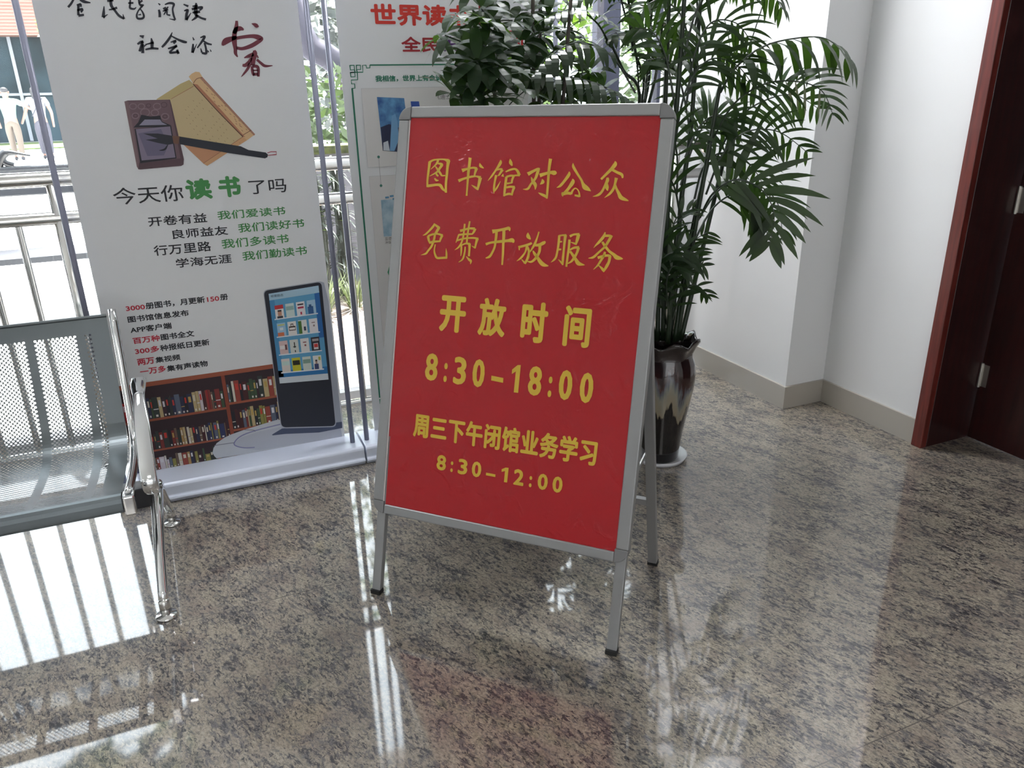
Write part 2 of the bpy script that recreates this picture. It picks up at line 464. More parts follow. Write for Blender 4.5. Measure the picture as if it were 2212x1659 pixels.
struct(m, 'baseboard_right', 'beige tile skirting')
# door frame and door
m = MB(); f0 = XR - .024
m.box((f0, DY1 - .024, 0), (XR + .01, DY1 + .026, DZ + .05), M_wood)
m.box((f0, DY0 - .05, 0), (XR + .01, DY0 + .002, DZ + .05), M_wood)
m.box((f0, DY0, DZ), (XR + .01, DY1, DZ + .05), M_wood)
m.box((XR + .01, DY1 - .024, 0), (3.14, DY1, DZ), M_door)
m.box((XR + .01, DY0, 0), (3.14, DY0 + .024, DZ), M_door)
m.box((XR + .01, DY0, DZ - .024), (3.14, DY1, DZ), M_door)
fr = struct(m, 'trim_1', 'dark red wooden door frame'); bevel(fr, .002, 1)
m = MB(); m.box((3.092, DY0 + .026, .004), (3.132, DY1 - .027, DZ - .027), M_door)
dr = struct(m, 'door_1', 'dark mahogany door leaf')
for hz in (.30, 1.05, 1.80):
    m = MB(); m.tube([(3.088, DY1 - .030, hz - .055), (3.088, DY1 - .030, hz + .055)], .007, M_steel, 10)
    m.box((3.0905, DY1 - .062, hz - .05), (3.0925, DY1 - .028, hz + .05), M_steel)
    m.build('hinge', dr)
# window wall
m = MB()
MUL = [2.153 - 1.2 * k for k in range(0, 8)]
for x in MUL: m.box((x - .05, YW - .06, .05), (x + .05, YW + .06, 3.1), M_dkframe)
m.box((XP - .07, YW - .06, 0), (XP - .002, YW + .06, 3.1), M_white)
m.box((XP - .13, YW - .03, .05), (XP - .11, YW + .03, 3.1), M_dkframe)
m.box((-7.04, YW - .05, 0), (XP, YW + .05, .055), M_white)
m.box((-7.04, YW - .06, 3.1), (XP, YW + .06, 3.3), M_white)
win = struct(m, 'window_1', 'floor to ceiling window wall with slim mullions')
m = MB(); m.box((-7.04, YW - .004, .05), (XP - .07, YW + .004, 3.1), M_glass); m.build('pane', win)

# ------------------------------------------------------------------ outside
M_pave = mat('pale_paving', (.66, .66, .68), .7)
def _pv():
    N, L, b = nodes(M_pave)
    tc = N.new('ShaderNodeTexCoord'); mp = N.new('ShaderNodeMapping'); mp.inputs['Rotation'].default_value = (0, 0, math.radians(90))
    br = N.new('ShaderNodeTexBrick'); br.inputs['Scale'].default_value = 1.0
    br.inputs['Brick Width'].default_value = .34; br.inputs['Row Height'].default_value = .15; br.inputs['Mortar Size'].default_value = .008
    br.inputs['Color1'].default_value = (.60, .60, .63, 1); br.inputs['Color2'].default_value = (.42, .42, .47, 1); br.inputs['Mortar'].default_value = (.12, .12, .14, 1)
    L.new(tc.outputs['Object'], mp.inputs[0]); L.new(mp.outputs[0], br.inputs['Vector']); L.new(br.outputs[0], b.inputs['Base Color'])
_pv()
M_conc = mat('pale_concrete_slab', (.55, .54, .53), .7); add_noise_color(M_conc, (.5, .49, .48), (.6, .6, .59), 3, 4)
M_bed = mat('pinkish_garden_soil', (.3, .25, .22), .9); add_noise_color(M_bed, rgb(84, 68, 60), rgb(130, 118, 110), 14, 6)
M_lawn = mat('lawn', rgb(120, 150, 70), .9); add_noise_color(M_lawn, rgb(44, 62, 26), rgb(72, 88, 40), 8, 4)
def gz(y): return .0085 * max(0.0, y - 4.0)
def slope_plane(x0, x1, y0, y1, dz, mt, th=.05):
    m = MB(); a, b = gz(y0) + dz, gz(y1) + dz
    m.add([(x0, y0, a - th), (x1, y0, a - th), (x1, y1, b - th), (x0, y1, b - th), (x0, y0, a), (x1, y0, a), (x1, y1, b), (x0, y1, b)],
          [(0, 3, 2, 1), (4, 5, 6, 7), (0, 1, 5, 4), (1, 2, 6, 5), (2, 3, 7, 6), (3, 0, 4, 7)], mt)
    return m
m = slope_plane(-30, 30, YW + .06, 60, -.03, M_pave); struct(m, 'ground_paving', 'bright pale paving outside the window')
m = slope_plane(-12, .34, YW + .06, 7.3, -.012, M_conc, .02); struct(m, 'ground_slab_strip', 'smooth pale strip beside the window outside')
m = slope_plane(.36, 9, YW + .06, 6.4, -.005, M_bed, .03); struct(m, 'ground_planting_bed', 'pinkish soil bed outside the window')
m = slope_plane(-14, 6, 27.5, 31.0, .01, M_lawn, .03); struct(m, 'ground_lawn', 'strip of lawn in front of the far building')
# garden wall with moss
M_gwall = mat('lilac_grey_stone', rgb(150, 148, 160), .8); add_noise_color(M_gwall, rgb(66, 66, 74), rgb(98, 97, 104), 5, 5)
M_moss = mat('moss', rgb(96, 104, 40), .95); add_noise_color(M_moss, rgb(32, 38, 14), rgb(74, 78, 36), 20, 4)
m = MB(); m.box((.4, 6.5, -.02), (9, 6.75, 1.06), M_gwall); gw = struct(m, 'garden_wall', 'low grey stone garden wall')
m = MB(); m.box((.4, 6.46, 1.06), (9, 6.8, 1.12), M_moss); m.build('moss_cap', gw)
# far building
M_louv = mat('terracotta_louvre', rgb(196, 120, 104), .6)
def _lv():
    N, L, b = nodes(M_louv)
    tc = N.new('ShaderNodeTexCoord'); wv = N.new('ShaderNodeTexWave'); wv.wave_type = 'BANDS'; wv.bands_direction = 'Z'; wv.inputs['Scale'].default_value = 3.2
    cr = N.new('ShaderNodeValToRGB'); cr.color_ramp.elements[0].color = (*rgb(112, 58, 46), 1); cr.color_ramp.elements[1].color = (*rgb(128, 90, 80), 1)
    L.new(tc.outputs['Object'], wv.inputs['Vector']); L.new(wv.outputs['Fac'], cr.inputs[0]); L.new(cr.outputs[0], b.inputs['Base Color'])
_lv()
M_fac = mat('blue_facade_glass', rgb(50, 64, 72), .5, .0, .06)
add_noise_color(M_fac, rgb(16, 26, 30), rgb(44, 60, 68), .45, 3)
M_facf = mat('facade_mullion', (.15, .16, .18), .5)
YB = 32.0
zb = atY(20, 80, YB).z
bld = thing('building', (-7, YB, gz(YB)), 'far building with blue glass front under a terracotta louvred upper storey', 'building')
m = MB(); m.box((-16, YB, gz(YB) - .2), (2.5, YB + 8, zb), M_fac); m.build('glass_front', bld)
m = MB()
x = -16.0
while x < 2.5:
    m.box((x - .05, YB - .08, gz(YB)), (x + .05, YB, zb), M_facf); x += 1.05
m.box((-16, YB - .06, 1.7), (2.5, YB, 1.78), M_facf)
m.build('mullions', bld)
m = MB(); m.box((-26, YB - .9, zb), (2.5, YB + 8, zb + 5), M_louv); m.build('louvred_storey', bld)

# leaf clouds, tufts
def leaf_cloud(center, rad, n, size, mt, mb, rnd, shell=.4):
    for _ in range(n):
        while True:
            p = Vector((rnd.uniform(-1, 1), rnd.uniform(-1, 1), rnd.uniform(-1, 1)))
            if shell < p.length < 1: break
        c = Vector(center) + Vector((p.x * rad[0], p.y * rad[1], p.z * rad[2]))
        a = Vector((rnd.gauss(0, 1), rnd.gauss(0, 1), rnd.gauss(0, .6))).normalized()
        b = a.cross(Vector((rnd.gauss(0, 1), rnd.gauss(0, 1), rnd.gauss(0, 1)))).normalized()
        s = size * rnd.uniform(.6, 1.3)
        mb.add([c - a * s, c + b * s * .42 - a * s * .1, c + a * s, c - b * s * .42 - a * s * .1], [(0, 1, 2, 3)], mt)
def blade(mb, p, d, L_, w, mt, droop=.5, k=5, updir=(0, 0, 1)):
    p = Vector(p); d = Vector(d).normalized(); up = Vector(updir)
    side = d.cross(up)
    side = side.normalized() if side.length > 1e-4 else Vector((1, 0, 0))
    pts = []; cur = p.copy(); dd = d.copy()
    for i in range(k + 1):
        t = i / k
        ww = w * math.sin(math.pi * (.05 + .95 * t) ** .85) ** .8 * .5 if i < k else 0
        pts += [cur - side * ww, cur + side * ww]
        cur = cur + dd * (L_ / k); dd = (dd + Vector((0, 0, -droop / k))).normalized()
    mb.add(pts, [(2 * i, 2 * i + 1, 2 * i + 3, 2 * i + 2) for i in range(k)], mt)
M_lf1 = leafmat('shrub_leaf_light', rgb(70, 84, 54), (.05, .08, .02), .4)
M_lf2 = leafmat('shrub_leaf_mid', rgb(48, 64, 32), (.04, .08, .01), .45)
M_lf3 = leafmat('shrub_leaf_grey', rgb(84, 88, 86), (.05, .06, .04), .3)
M_lf4 = leafmat('lime_leaf', rgb(72, 94, 30), (.10, .18, .012), .5)
M_grass = leafmat('grass_blade', rgb(84, 92, 62), (.06, .08, .03), .35)
M_trunk = mat('purple_grey_bark', rgb(62, 58, 70), .85)
R1 = random.Random(3)
def shrub(label, stem_at, clouds, leaf, n, size, group=None):
    o = thing('shrub', (stem_at[0], stem_at[1], gz(stem_at[1])), label, 'shrub', group)
    m = MB()
    for c, r in clouds: leaf_cloud(c, r, n, size, leaf, m, R1)
    m.build('foliage', o)
    m = MB(); z0 = gz(stem_at[1]) - .02
    for c, r in clouds: m.tube([(stem_at[0], stem_at[1], z0), ((stem_at[0] + c[0]) / 2, (stem_at[1] + c[1]) / 2, (z0 + c[2]) / 2), c], [.03, .02, .01], M_bark, 6)
    m.build('stem', o)
    return o
p = atY(720, 220, 7.4); q = atY(700, 60, 9.5)
shrub('pale green leafy shrub just behind the mossy garden wall', (p.x, 7.4), [((p.x, 7.4, p.z - .1), (.62, .45, .42)), ((p.x + .7, 7.5, p.z + .05), (.6, .4, .5))], M_lf1, 420, .075)
shrub('tall greyish shrub standing behind the pale green one', (q.x, 9.6), [((q.x, 9.6, q.z - .5), (1.0, .7, .8)), ((q.x + .3, 9.7, q.z + .7), (1.2, .8, .9))], M_lf3, 620, .11)
p = atY(1200, 60, 6.9)
shrub('bright lime bush showing between the two potted plants', (p.x, 7.3), [((p.x, 7.3, p.z + .3), (.8, .4, .7)), ((p.x - .5, 7.3, p.z - .5), (.7, .4, .6))], M_lf4, 480, .09)
p = atY(1345, 120, 8.0)
shrub('pale bush far right behind the glass near the pier', (p.x, 8.2), [((p.x, 8.2, p.z), (.5, .4, .7)), ((p.x + .1, 8.3, p.z - 1.0), (.6, .4, .6))], M_lf1, 340, .09)
p = atY(95, 100, 24)
tr = thing('tree', (p.x + .9, 24, gz(24)), 'small green tree in front of the far glass building', 'tree')
m = MB(); leaf_cloud((p.x + .9, 24, p.z + .3), (1.0, .9, 1.1), 500, .16, M_lf4, m, R1); m.build('foliage', tr)
m = MB(); m.tube([(p.x + .9, 24, gz(24) - .05), (p.x + .9, 24, p.z + .3)], [.09, .05], M_bark, 8); m.build('trunk', tr)
# slanting trunk of a garden tree
a = atY(630, 10, 8.2); b = atY(665, 95, 8.2); c = atY(712, 125, 8.2); d = atY(800, 200, 8.2)
tr = thing('tree', (d.x + .1, 8.2, gz(8.2)), 'garden tree with a slanting purple grey trunk', 'tree')
m = MB(); m.tube(catmull([(d.x + .1, 8.2, gz(8.2) - .05), (d.x + .05, 8.2, d.z - .3), tuple(d), tuple(c), tuple(b), tuple(a), (a.x - .2, 8.2, a.z + .9)]), .12, M_trunk, 10); m.build('trunk', tr, True)
m = MB(); leaf_cloud((a.x + .2, 8.4, a.z + 1.7), (1.4, 1.0, .9), 700, .1, M_lf2, m, R1); m.build('foliage', tr)
tb = thing('tree', (.25, 8.6, gz(8.6)), 'broad tree whose crown hangs above the paving outside, trunk behind the ink stone banner', 'tree')
m = MB(); m.tube(catmull([(.25, 8.6, gz(8.6) - .05), (.2, 8.6, 2.5), (-.1, 8.7, 5.0), (-.9, 8.9, 7.5)]), [.17] * 6 + [.15] * 6 + [.10] * 7, M_bark, 10)
for e in ((-2.6, 8.2, 7.4), (-1.8, 10.0, 8.2), (.6, 9.6, 8.0)): m.tube(catmull([(-.1, 8.7, 5.0), ((e[0] - .1) / 2, (e[1] + 8.7) / 2, (e[2] + 4.6) / 2), e]), .06, M_bark, 8)
m.build('trunk', tb, True)
m = MB()
for c, r, n in (((-1.4, 8.6, 7.4), (1.6, 1.4, 1.2), 520), ((-2.6, 8.9, 7.7), (1.3, 1.3, 1.1), 380)): leaf_cloud(c, r, n, .26, M_lf2, m, R1, .1)
m.build('foliage', tb)
# spiky plants and grass
def tuft(px, py, Y, n, h, w, mt, label, name='grass_tuft', cat='plant', group=None, spread=.9):
    p = atY(px, py, Y); z = gz(Y) - .01
    o = thing(name, (p.x, Y, z), label, cat, group); m = MB()
    for _ in range(n):
        t = R1.uniform(0, 6.283); s = R1.uniform(.1, spread)
        blade(m, (p.x + .04 * math.cos(t), Y + .04 * math.sin(t), z), (math.cos(t) * s, math.sin(t) * s, 1), h * R1.uniform(.6, 1.1), w, mt, R1.uniform(.4, 1.3))
    m.build('blades', o); return o
M_spike = leafmat('spiky_leaf', rgb(66, 72, 66), (.03, .04, .015), .2)
M_dstem = mat('dark_green_stem', rgb(26, 32, 20), .8)
for px, Y, h, lab in ((703, 5.9, 1.0, 'tall spiky plant left of the banner pole gap outside'), (748, 6.0, 1.05, 'tall spiky plant seen right of both banner poles outside')):
    p = atY(px, 640, Y); o = thing('spiky_plant', (p.x, Y, gz(Y) - .01), lab, 'plant'); m = MB(); m2 = MB()
    m2.tube([(p.x, Y, gz(Y) - .01), (p.x + .02, Y, h * .5), (p.x, Y, h)], [.05, .045, .03], M_dstem, 8); m2.build('stem', o)
    for _ in range(150):
        t = R1.uniform(0, 6.283); z = R1.uniform(.25, h)
        blade(m, (p.x, Y, z), (math.cos(t), math.sin(t), R1.uniform(.1, .9)), R1.uniform(.16, .30), .016, M_spike, 1.6)
    for _ in range(26):
        t = R1.uniform(0, 6.283); z = R1.uniform(.5, h)
        blade(m, (p.x, Y, z), (math.cos(t), math.sin(t), .4), R1.uniform(.08, .12), .05, M_lf4, .6)
    m.build('leaves', o)
tuft(700, 690, 5.45, 90, .36, .010, M_grass, 'pale grass tuft outside nearer the left banner', group='grass tufts in the soil bed', spread=.7)
tuft(770, 690, 5.55, 80, .34, .010, M_grass, 'pale grass tuft outside nearer the right banner', group='grass tufts in the soil bed', spread=.7)
# dark bench outside
YBN = 6.0
z0, z1 = atY(20, 425, YBN).z, atY(20, 360, YBN).z
x1 = -.05
M_obn = mat('dark_slate_board', rgb(34, 37, 46), .45)
ob = thing('garden_bench', (-2.0, YBN, gz(YBN)), 'dark outdoor bench beyond the window with a curved black arm', 'bench')
m = MB(); m.box((-4.2, YBN, z0), (x1, YBN + .05, z1), M_obn); bevel(m.build('backrest_board', ob), .008)
m = MB(); m.box((-4.2, YBN + .1, .46), (x1, YBN + .52, .50), M_obn); m.build('seat_board', ob)
for x in (-3.9, -2.2, -.25):
    m = MB(); m.box((x - .03, YBN, gz(YBN) - .03), (x + .03, YBN + .05, z0 + .02), M_black); m.box((x - .03, YBN + .05, .40), (x + .03, YBN + .5, .46), M_black); m.box((x - .03, YBN + .45, gz(YBN) - .03), (x + .03, YBN + .5, .46), M_black); m.build('leg', ob)
m = MB(); pts = [(-6, 362), (4, 338), (14, 330), (34, 331), (66, 336)]
m.tube(catmull([tuple(atY(px, py, YBN + .02)) for px, py in pts]), [.028] * 13 + [.022, .02, .018, .016, .014, .012, .01, .009, .008, .008, .007, .006], M_black, 8)
m.tube(catmull([tuple(atY(px, py, YBN + .02)) for px, py in ((2, 340), (12, 352), (30, 358))]), .02, M_black, 8)
m.build('curved_arm', ob, True)

# ------------------------------------------------------------------ two people walking away outside
M_skin = mat('skin', rgb(128, 94, 80), .6)
M_hair = mat('black_hair', (.012, .011, .013), .5)
def skinmesh(name, parent, pts, edges, rad, mt, root=0, sub=2):
    o0 = ORI[parent.name]
    me = bpy.data.meshes.new(name); me.from_pydata([tuple(Vector(p) - o0) for p in pts], edges, []); me.materials.append(mt)
    o = bpy.data.objects.new(name, me); COL.objects.link(o); o.parent = parent; ORI[o.name] = o0
    sk = o.modifiers.new('skin', 'SKIN'); sk.use_smooth_shade = True
    me.skin_vertices.new() if not me.skin_vertices else None
    for i, r in enumerate(rad):
        v = me.skin_vertices[0].data[i]; v.radius = (r, r) if not isinstance(r, tuple) else r
        v.use_root = (i == root)
    o.modifiers.new('smooth', 'SUBSURF').levels = sub; o.modifiers['smooth'].render_levels = sub
    return o
def person(base, H, label, shirt, trousers, shoes, stride, armL, armR, hair_long, turn=0.0, group=None):
    """a figure seen from behind, walking towards +Y; armL/armR: shoulder->elbow->hand offsets in body heights"""
    bx, by, bz = base
    P = thing('person', (bx, by, bz), label, 'person', group)
    def J(x, y, z): return (bx + x * H, by + y * H, bz + z * H)
    s = stride
    hip, knee, ank = .52, .285, .045
    j = {'pel': J(0, 0, .53), 'wst': J(0, 0, .62), 'che': J(0, .005, .74), 'nek': J(0, .01, .83), 'hb': J(0, .015, .875), 'hm': J(0, .022, .93), 'ht': J(0, .02, .985),
         'lh': J(-.05, 0, hip), 'lk': J(-.055, s * .5 + .02, knee), 'la': J(-.055, s, ank), 'lt': J(-.06, s + .075, .018),
         'rh': J(.05, 0, hip), 'rk': J(.055, -s * .4 + .02, knee), 'ra': J(.055, -s, ank + .01), 'rt': J(.06, -s + .075, .02),
         'ls': J(-.105, .005, .81), 'rs': J(.105, .005, .81)}
    for side, arm in (('l', armL), ('r', armR)):
        S0 = Vector(j[side + 's'])
        j[side + 'e'] = tuple(S0 + Vector(arm[0]) * H); j[side + 'w'] = tuple(S0 + Vector(arm[1]) * H)
        j[side + 'f'] = tuple(S0 + Vector(arm[1]) * H + (Vector(arm[1]) - Vector(arm[0])).normalized() * H * .05)
    order = list(j); ix = {k: i for i, k in enumerate(order)}
    E = [('pel', 'wst'), ('wst', 'che'), ('che', 'nek'), ('nek', 'hb'), ('hb', 'hm'), ('hm', 'ht'), ('pel', 'lh'), ('lh', 'lk'), ('lk', 'la'), ('la', 'lt'), ('pel', 'rh'), ('rh', 'rk'), ('rk', 'ra'), ('ra', 'rt'),
         ('che', 'ls'), ('ls', 'le'), ('le', 'lw'), ('lw', 'lf'), ('che', 'rs'), ('rs', 're'), ('re', 'rw'), ('rw', 'rf')]
    rr = {'pel': .075, 'wst': .068, 'che': .078, 'nek': .032, 'hb': .042, 'hm': .052, 'ht': .036, 'h': .05, 'k': .034, 'a': .022, 't': .018, 's': .035, 'e': .023, 'w': .016, 'f': .016}
    def R(k): return rr[k] * H if k in rr else rr[k[1]] * H
    skinmesh('body', P, [j[k] for k in order], [(ix[a], ix[b]) for a, b in E], [R(k) for k in order], M_skin, 0)
    def garment(name, keys, edges, k, extra, mt, rad=None):
        skinmesh(name, P, [extra.get(q, j.get(q)) for q in keys], [(keys.index(a), keys.index(b)) for a, b in edges], [(rad[q] * H if rad and q in rad else R(q) * k) for q in keys], mt, 0)
    mid = lambda a, b, t: tuple(Vector(j[a]).lerp(Vector(j[b]), t))
    garment('shirt', ['che', 'wst', 'hem', 'nb', 'ls', 'lm', 'rs', 'rm'], [('che', 'wst'), ('wst', 'hem'), ('che', 'nb'), ('che', 'ls'), ('ls', 'lm'), ('che', 'rs'), ('rs', 'rm')], 1.22,
            {'hem': J(0, 0, .525), 'nb': J(0, .008, .815), 'lm': mid('ls', 'le', .55), 'rm': mid('rs', 're', .55)}, shirt, {'hem': .092, 'nb': .05, 'lm': .040, 'rm': .040})
    garment('trousers', ['pel', 'top', 'lh', 'lk', 'lc', 'rh', 'rk', 'rc'], [('pel', 'top'), ('pel', 'lh'), ('lh', 'lk'), ('lk', 'lc'), ('pel', 'rh'), ('rh', 'rk'), ('rk', 'rc')], 1.2,
            {'top': J(0, 0, .58), 'lc': mid('lk', 'la', .93), 'rc': mid('rk', 'ra', .93)}, trousers, {'top': .072, 'lc': .036, 'rc': .036, 'lk': .046, 'rk': .046})
    if hair_long:
        garment('hair', ['a', 'b', 'c', 'd'], [('a', 'b'), ('b', 'c'), ('c', 'd')], 1, {'a': J(0, .015, .978), 'b': J(0, .0, .935), 'c': J(0, -.025, .87), 'd': J(0, -.03, .80)}, M_hair, {'a': .045, 'b': .062, 'c': .055, 'd': .03})
    else:
        garment('hair', ['a', 'b', 'c'], [('a', 'b'), ('b', 'c')], 1, {'a': J(0, .02, .985), 'b': J(0, .004, .955), 'c': J(0, -.008, .915)}, M_hair, {'a': .044, 'b': .056, 'c': .044})
    for sd_, sx in (('l', -1), ('r', 1)):
        m = MB(); A = Vector(j[sd_ + 'a']); T = Vector(j[sd_ + 't'])
        m.tube([A + Vector((0, -.03 * H, -.02 * H)), A + Vector((0, .01 * H, -.015 * H)), T + Vector((0, .01 * H, 0))], [.022 * H, .027 * H, .018 * H], shoes, 8); m.build('shoe', P, True)
    # face, ears
    hm = Vector(j['hm'])
    for sx in (-1, 1):
        m = MB(); m.sphere(hm + Vector((sx * .05 * H, .005 * H, -.005 * H)), .014 * H, M_skin, 8, 6, (.5, .8, 1.2)); m.build('ear', P, True)
        m = MB(); m.sphere(hm + Vector((sx * .018 * H, .047 * H, .006 * H)), .006 * H, M_hair, 8, 6, (1.3, .6, .8)); m.build('eye', P, True)
    m = MB(); m.sphere(hm + Vector((.0, .055 * H, -.01 * H)), .011 * H, M_skin, 8, 6, (.8, 1.2, 1.2)); m.build('nose', P, True)
    m = MB(); m.sphere(hm + Vector((.0, .046 * H, -.032 * H)), .009 * H, mat('lips', rgb(170, 100, 92), .5), 8, 6, (1.6, .6, .5)); m.build('mouth', P, True)
    return P
YP_ = 23.0
pb = atY(44, 345, YP_); pw = atY(106, 345, YP_)
person((pb.x, YP_, gz(YP_) - .025), 1.72, 'person in a mint green T-shirt and tan trousers walking away outside', mat('mint_cotton', rgb(98, 122, 108), .8), mat('tan_cotton', rgb(88, 78, 68), .8), M_black, .09,
       ((-.06, -.02, -.17), (-.05, .04, -.32)), ((.15, .03, -.10), (.29, .06, -.16)), False)
pp = person((pw.x, YP_ + .1, gz(YP_) - .025), 1.74, 'person with long black hair, white top and grey trousers seen from behind outside', mat('white_cotton', rgb(116, 118, 126), .8), mat('grey_cotton', rgb(58, 57, 66), .8), M_black, .07,
       ((-.06, -.02, -.17), (-.12, .02, -.28)), ((.05, .0, -.17), (.04, .04, -.33)), True)
m = MB(); b0 = Vector((pw.x, YP_ + .1, gz(YP_)))
m.tube([b0 + Vector((-.14, -.17, 1.0)), b0 + Vector((0, -.175, 1.22)), b0 + Vector((.14, -.06, 1.42))], .012, M_black, 6); m.build('bag_strap', pp)

# ------------------------------------------------------------------ guard rail inside the window
YG = 3.48
zr1 = atY(20, 391, YG).z; zr2 = atY(20, 478, YG).z
gr = thing('guard_rail', (0, YG, 0), 'stainless guard rail standing along the inside of the window wall', 'railing')
for z, r, nm in ((zr1, .029, 'top_rail'), (zr2, .026, 'lower_rail'), (.10, .018, 'bottom_rail')):
    m = MB(); m.tube([(-4.0, YG, z), (XP - .012, YG, z)], r, M_inox, 16); m.build(nm, gr, True)
m = MB(); m.lathe([(.0, 0), (.05, 0), (.052, .006), (.046, .016), (.03, .022)], (0, 0, 0), M_inox, 20)
for k in range(len(m.v)): q = m.v[k]; m.v[k] = Vector((XP - .0005 - q.z, YG + q.x, zr1 + q.y))
m.build('wall_flange', gr, True)
xp0 = atY(150, 560, YG).x
posts = [xp0 - 1.55 * 2, xp0 - 1.55, xp0, xp0 + 1.55, 2.40]
for x in posts:
    m = MB(); m.tube([(x, YG, 0), (x, YG, zr1)], .024, M_inox, 14); m.lathe([(.0, .012), (.045, .01), (.048, 0)], (x, YG, 0), M_inox, 16); m.build('post', gr, True)
xb0 = atY(90, 690, YG).x; xb1 = atY(4, 670, YG).x; db = xb0 - xb1
k = -14
while xb0 + k * db < 2.45:
    x = xb0 + k * db
    if all(abs(x - q) > .05 for q in posts) and x > -3.2:
        m = MB(); m.tube([(x, YG, .10), (x, YG, zr2)], .0125, M_inox, 10, False); m.build('baluster', gr, True)
    k += 1
#@@BENCH
# ------------------------------------------------------------------ perforated steel waiting bench
PROF = catmull([(2.872, .812), (2.850, .750), (2.806, .620), (2.764, .510), (2.742, .462), (2.704, .424), (2.648, .402), (2.570, .394), (2.470, .398), (2.370, .409), (2.305, .418), (2.274, .420), (2.258, .410), (2.253, .376)], 8)
ARC = [0.0]
for i in range(1, len(PROF)): ARC.append(ARC[-1] + math.dist(PROF[i], PROF[i - 1]))
def prof(s):
    s = max(0, min(ARC[-1], s))
    for i in range(1, len(ARC)):
        if s <= ARC[i]:
            t = (s - ARC[i - 1]) / (ARC[i] - ARC[i - 1] + 1e-9)
            return (PROF[i - 1][0] + (PROF[i][0] - PROF[i - 1][0]) * t, PROF[i - 1][1] + (PROF[i][1] - PROF[i - 1][1]) * t)
    return PROF[-1]
SW = .588
def perforated(x0, mt):
    """panel spanning x0-SW .. x0, holes in staggered rows"""
    m = MB(); A, Bq, r = .0065, .0072, .0037
    sA, sB = .052, ARC[-1] - .075
    rows = int((sB - sA) / Bq); rows -= 1 - rows % 2; sB = sA + (rows + 1) * Bq
    P = lambda x, s: (x, *prof(s))
    def solid(xa, xb, s0, s1):
        n = max(2, int((s1 - s0) / .012)); vs = []
        for i in range(n + 1):
            s = s0 + (s1 - s0) * i / n; vs += [P(xa, s), P(xb, s)]
        m.add(vs, [(2 * i, 2 * i + 1, 2 * i + 3, 2 * i + 2) for i in range(n)], mt)
    groups = []; x = x0 - .053
    for cols in (2, 10, 10, 10, 2):
        wdt = cols * 2 * A; groups.append((x - wdt, cols)); x -= wdt + .020
    solid(x0 - SW, x0, 0, sA); solid(x0 - SW, x0, sB, ARC[-1])
    edges = [x0]
    for gx, c in groups: edges += [gx + c * 2 * A, gx]
    edges.append(x0 - SW)
    for i in range(0, len(edges), 2): solid(edges[i + 1], edges[i], sA, sB)
    oct_ = [(math.cos(math.pi / 4 * q) * r * 1.08, math.sin(math.pi / 4 * q) * r) for q in range(8)]
    dia = [(A, 0), (A / 2, Bq / 2), (0, Bq), (-A / 2, Bq / 2), (-A, 0), (-A / 2, -Bq / 2), (0, -Bq), (A / 2, -Bq / 2)]
    ring = [(q, (q + 1) % 8, 8 + (q + 1) % 8, 8 + q) for q in range(8)]
    for gx, c in groups:
        for rr in range(rows):
            s = sA + (rr + 1) * Bq; odd = rr % 2
            for k in range(c - odd):
                cx = gx + A + k * 2 * A + (A if odd else 0)
                m.add([P(cx + a, s + b) for a, b in dia] + [P(cx + a, s + b) for a, b in oct_], ring, mt)
            if odd:
                xr = gx + c * 2 * A
                m.add([P(gx, s - Bq), P(gx + A, s), P(gx, s + Bq), P(xr, s - Bq), P(xr, s + Bq), P(xr - A, s)], [(0, 1, 2), (3, 4, 5)], mt)
        m.add([P(gx, sA), P(gx, sA + Bq), P(gx + A, sA)] + [P(gx + c * 2 * A, sA), P(gx + c * 2 * A, sA + Bq), P(gx + c * 2 * A - A, sA)], [(0, 1, 2), (3, 4, 5)], mt)
        for k in range(c - 1):
            for sx, sy in ((sA, sA + Bq), (sB, sB - Bq)):
                m.add([P(gx + A + k * 2 * A, sx), P(gx + 3 * A + k * 2 * A, sx), P(gx + 2 * A + k * 2 * A, sy)], [(0, 1, 2)], mt)
    return m
XS = -.302
bench = thing('waiting_bench', (-1.2, 2.52, 0), 'silver perforated steel waiting bench with chrome arms on the granite floor', 'bench')
seat0 = perforated(XS, M_perf).build('seat', bench)
rim = MB(); rim.tube([(XS - SW, *PROF[0]), (XS, *PROF[0])], .006, M_perf, 8); rim.build('top_roll', seat0)
rim = MB(); rim.box((XS - SW, 2.253, .372), (XS, 2.262, .379), M_perf); rim.build('front_lip', seat0)
for k in (1, 2):
    c = seat0.copy(); COL.objects.link(c); c.parent = bench; c.location = (-k * (SW + .036), 0, 0); ORI[c.name] = ORI[bench.name]
    for ch in list(seat0.children):
        d = ch.copy(); COL.objects.link(d); d.parent = c
def side_frame(x):
    m = MB()
    pts = [(x, prof(s)[0] + .002, prof(s)[1] - .004) for s in [ARC[-1] * q / 40 for q in range(0, 39)]]
    pts[0] = (x, pts[0][1] + .004, pts[0][2] + .022)
    m.tube(pts, .013, M_chrome, 12, True, 1.15)
    return m
for k in range(4):
    x = XS + .020 - k * (SW + .036) + (0 if k == 0 else -.002)
    o = side_frame(x).build('side_frame', bench, True)
    m = MB(); m.box((x - .016, 2.240, .362), (x + .016, 2.286, .426), M_chrome); bevel(m.build('front_cap', bench), .006, 3)
m = MB(); m.box((-2.2, 2.475, .262), (-.236, 2.545, .330), M_black); bevel(m.build('beam', bench), .004)
def bez(pts, k=8): return catmull(pts, k)
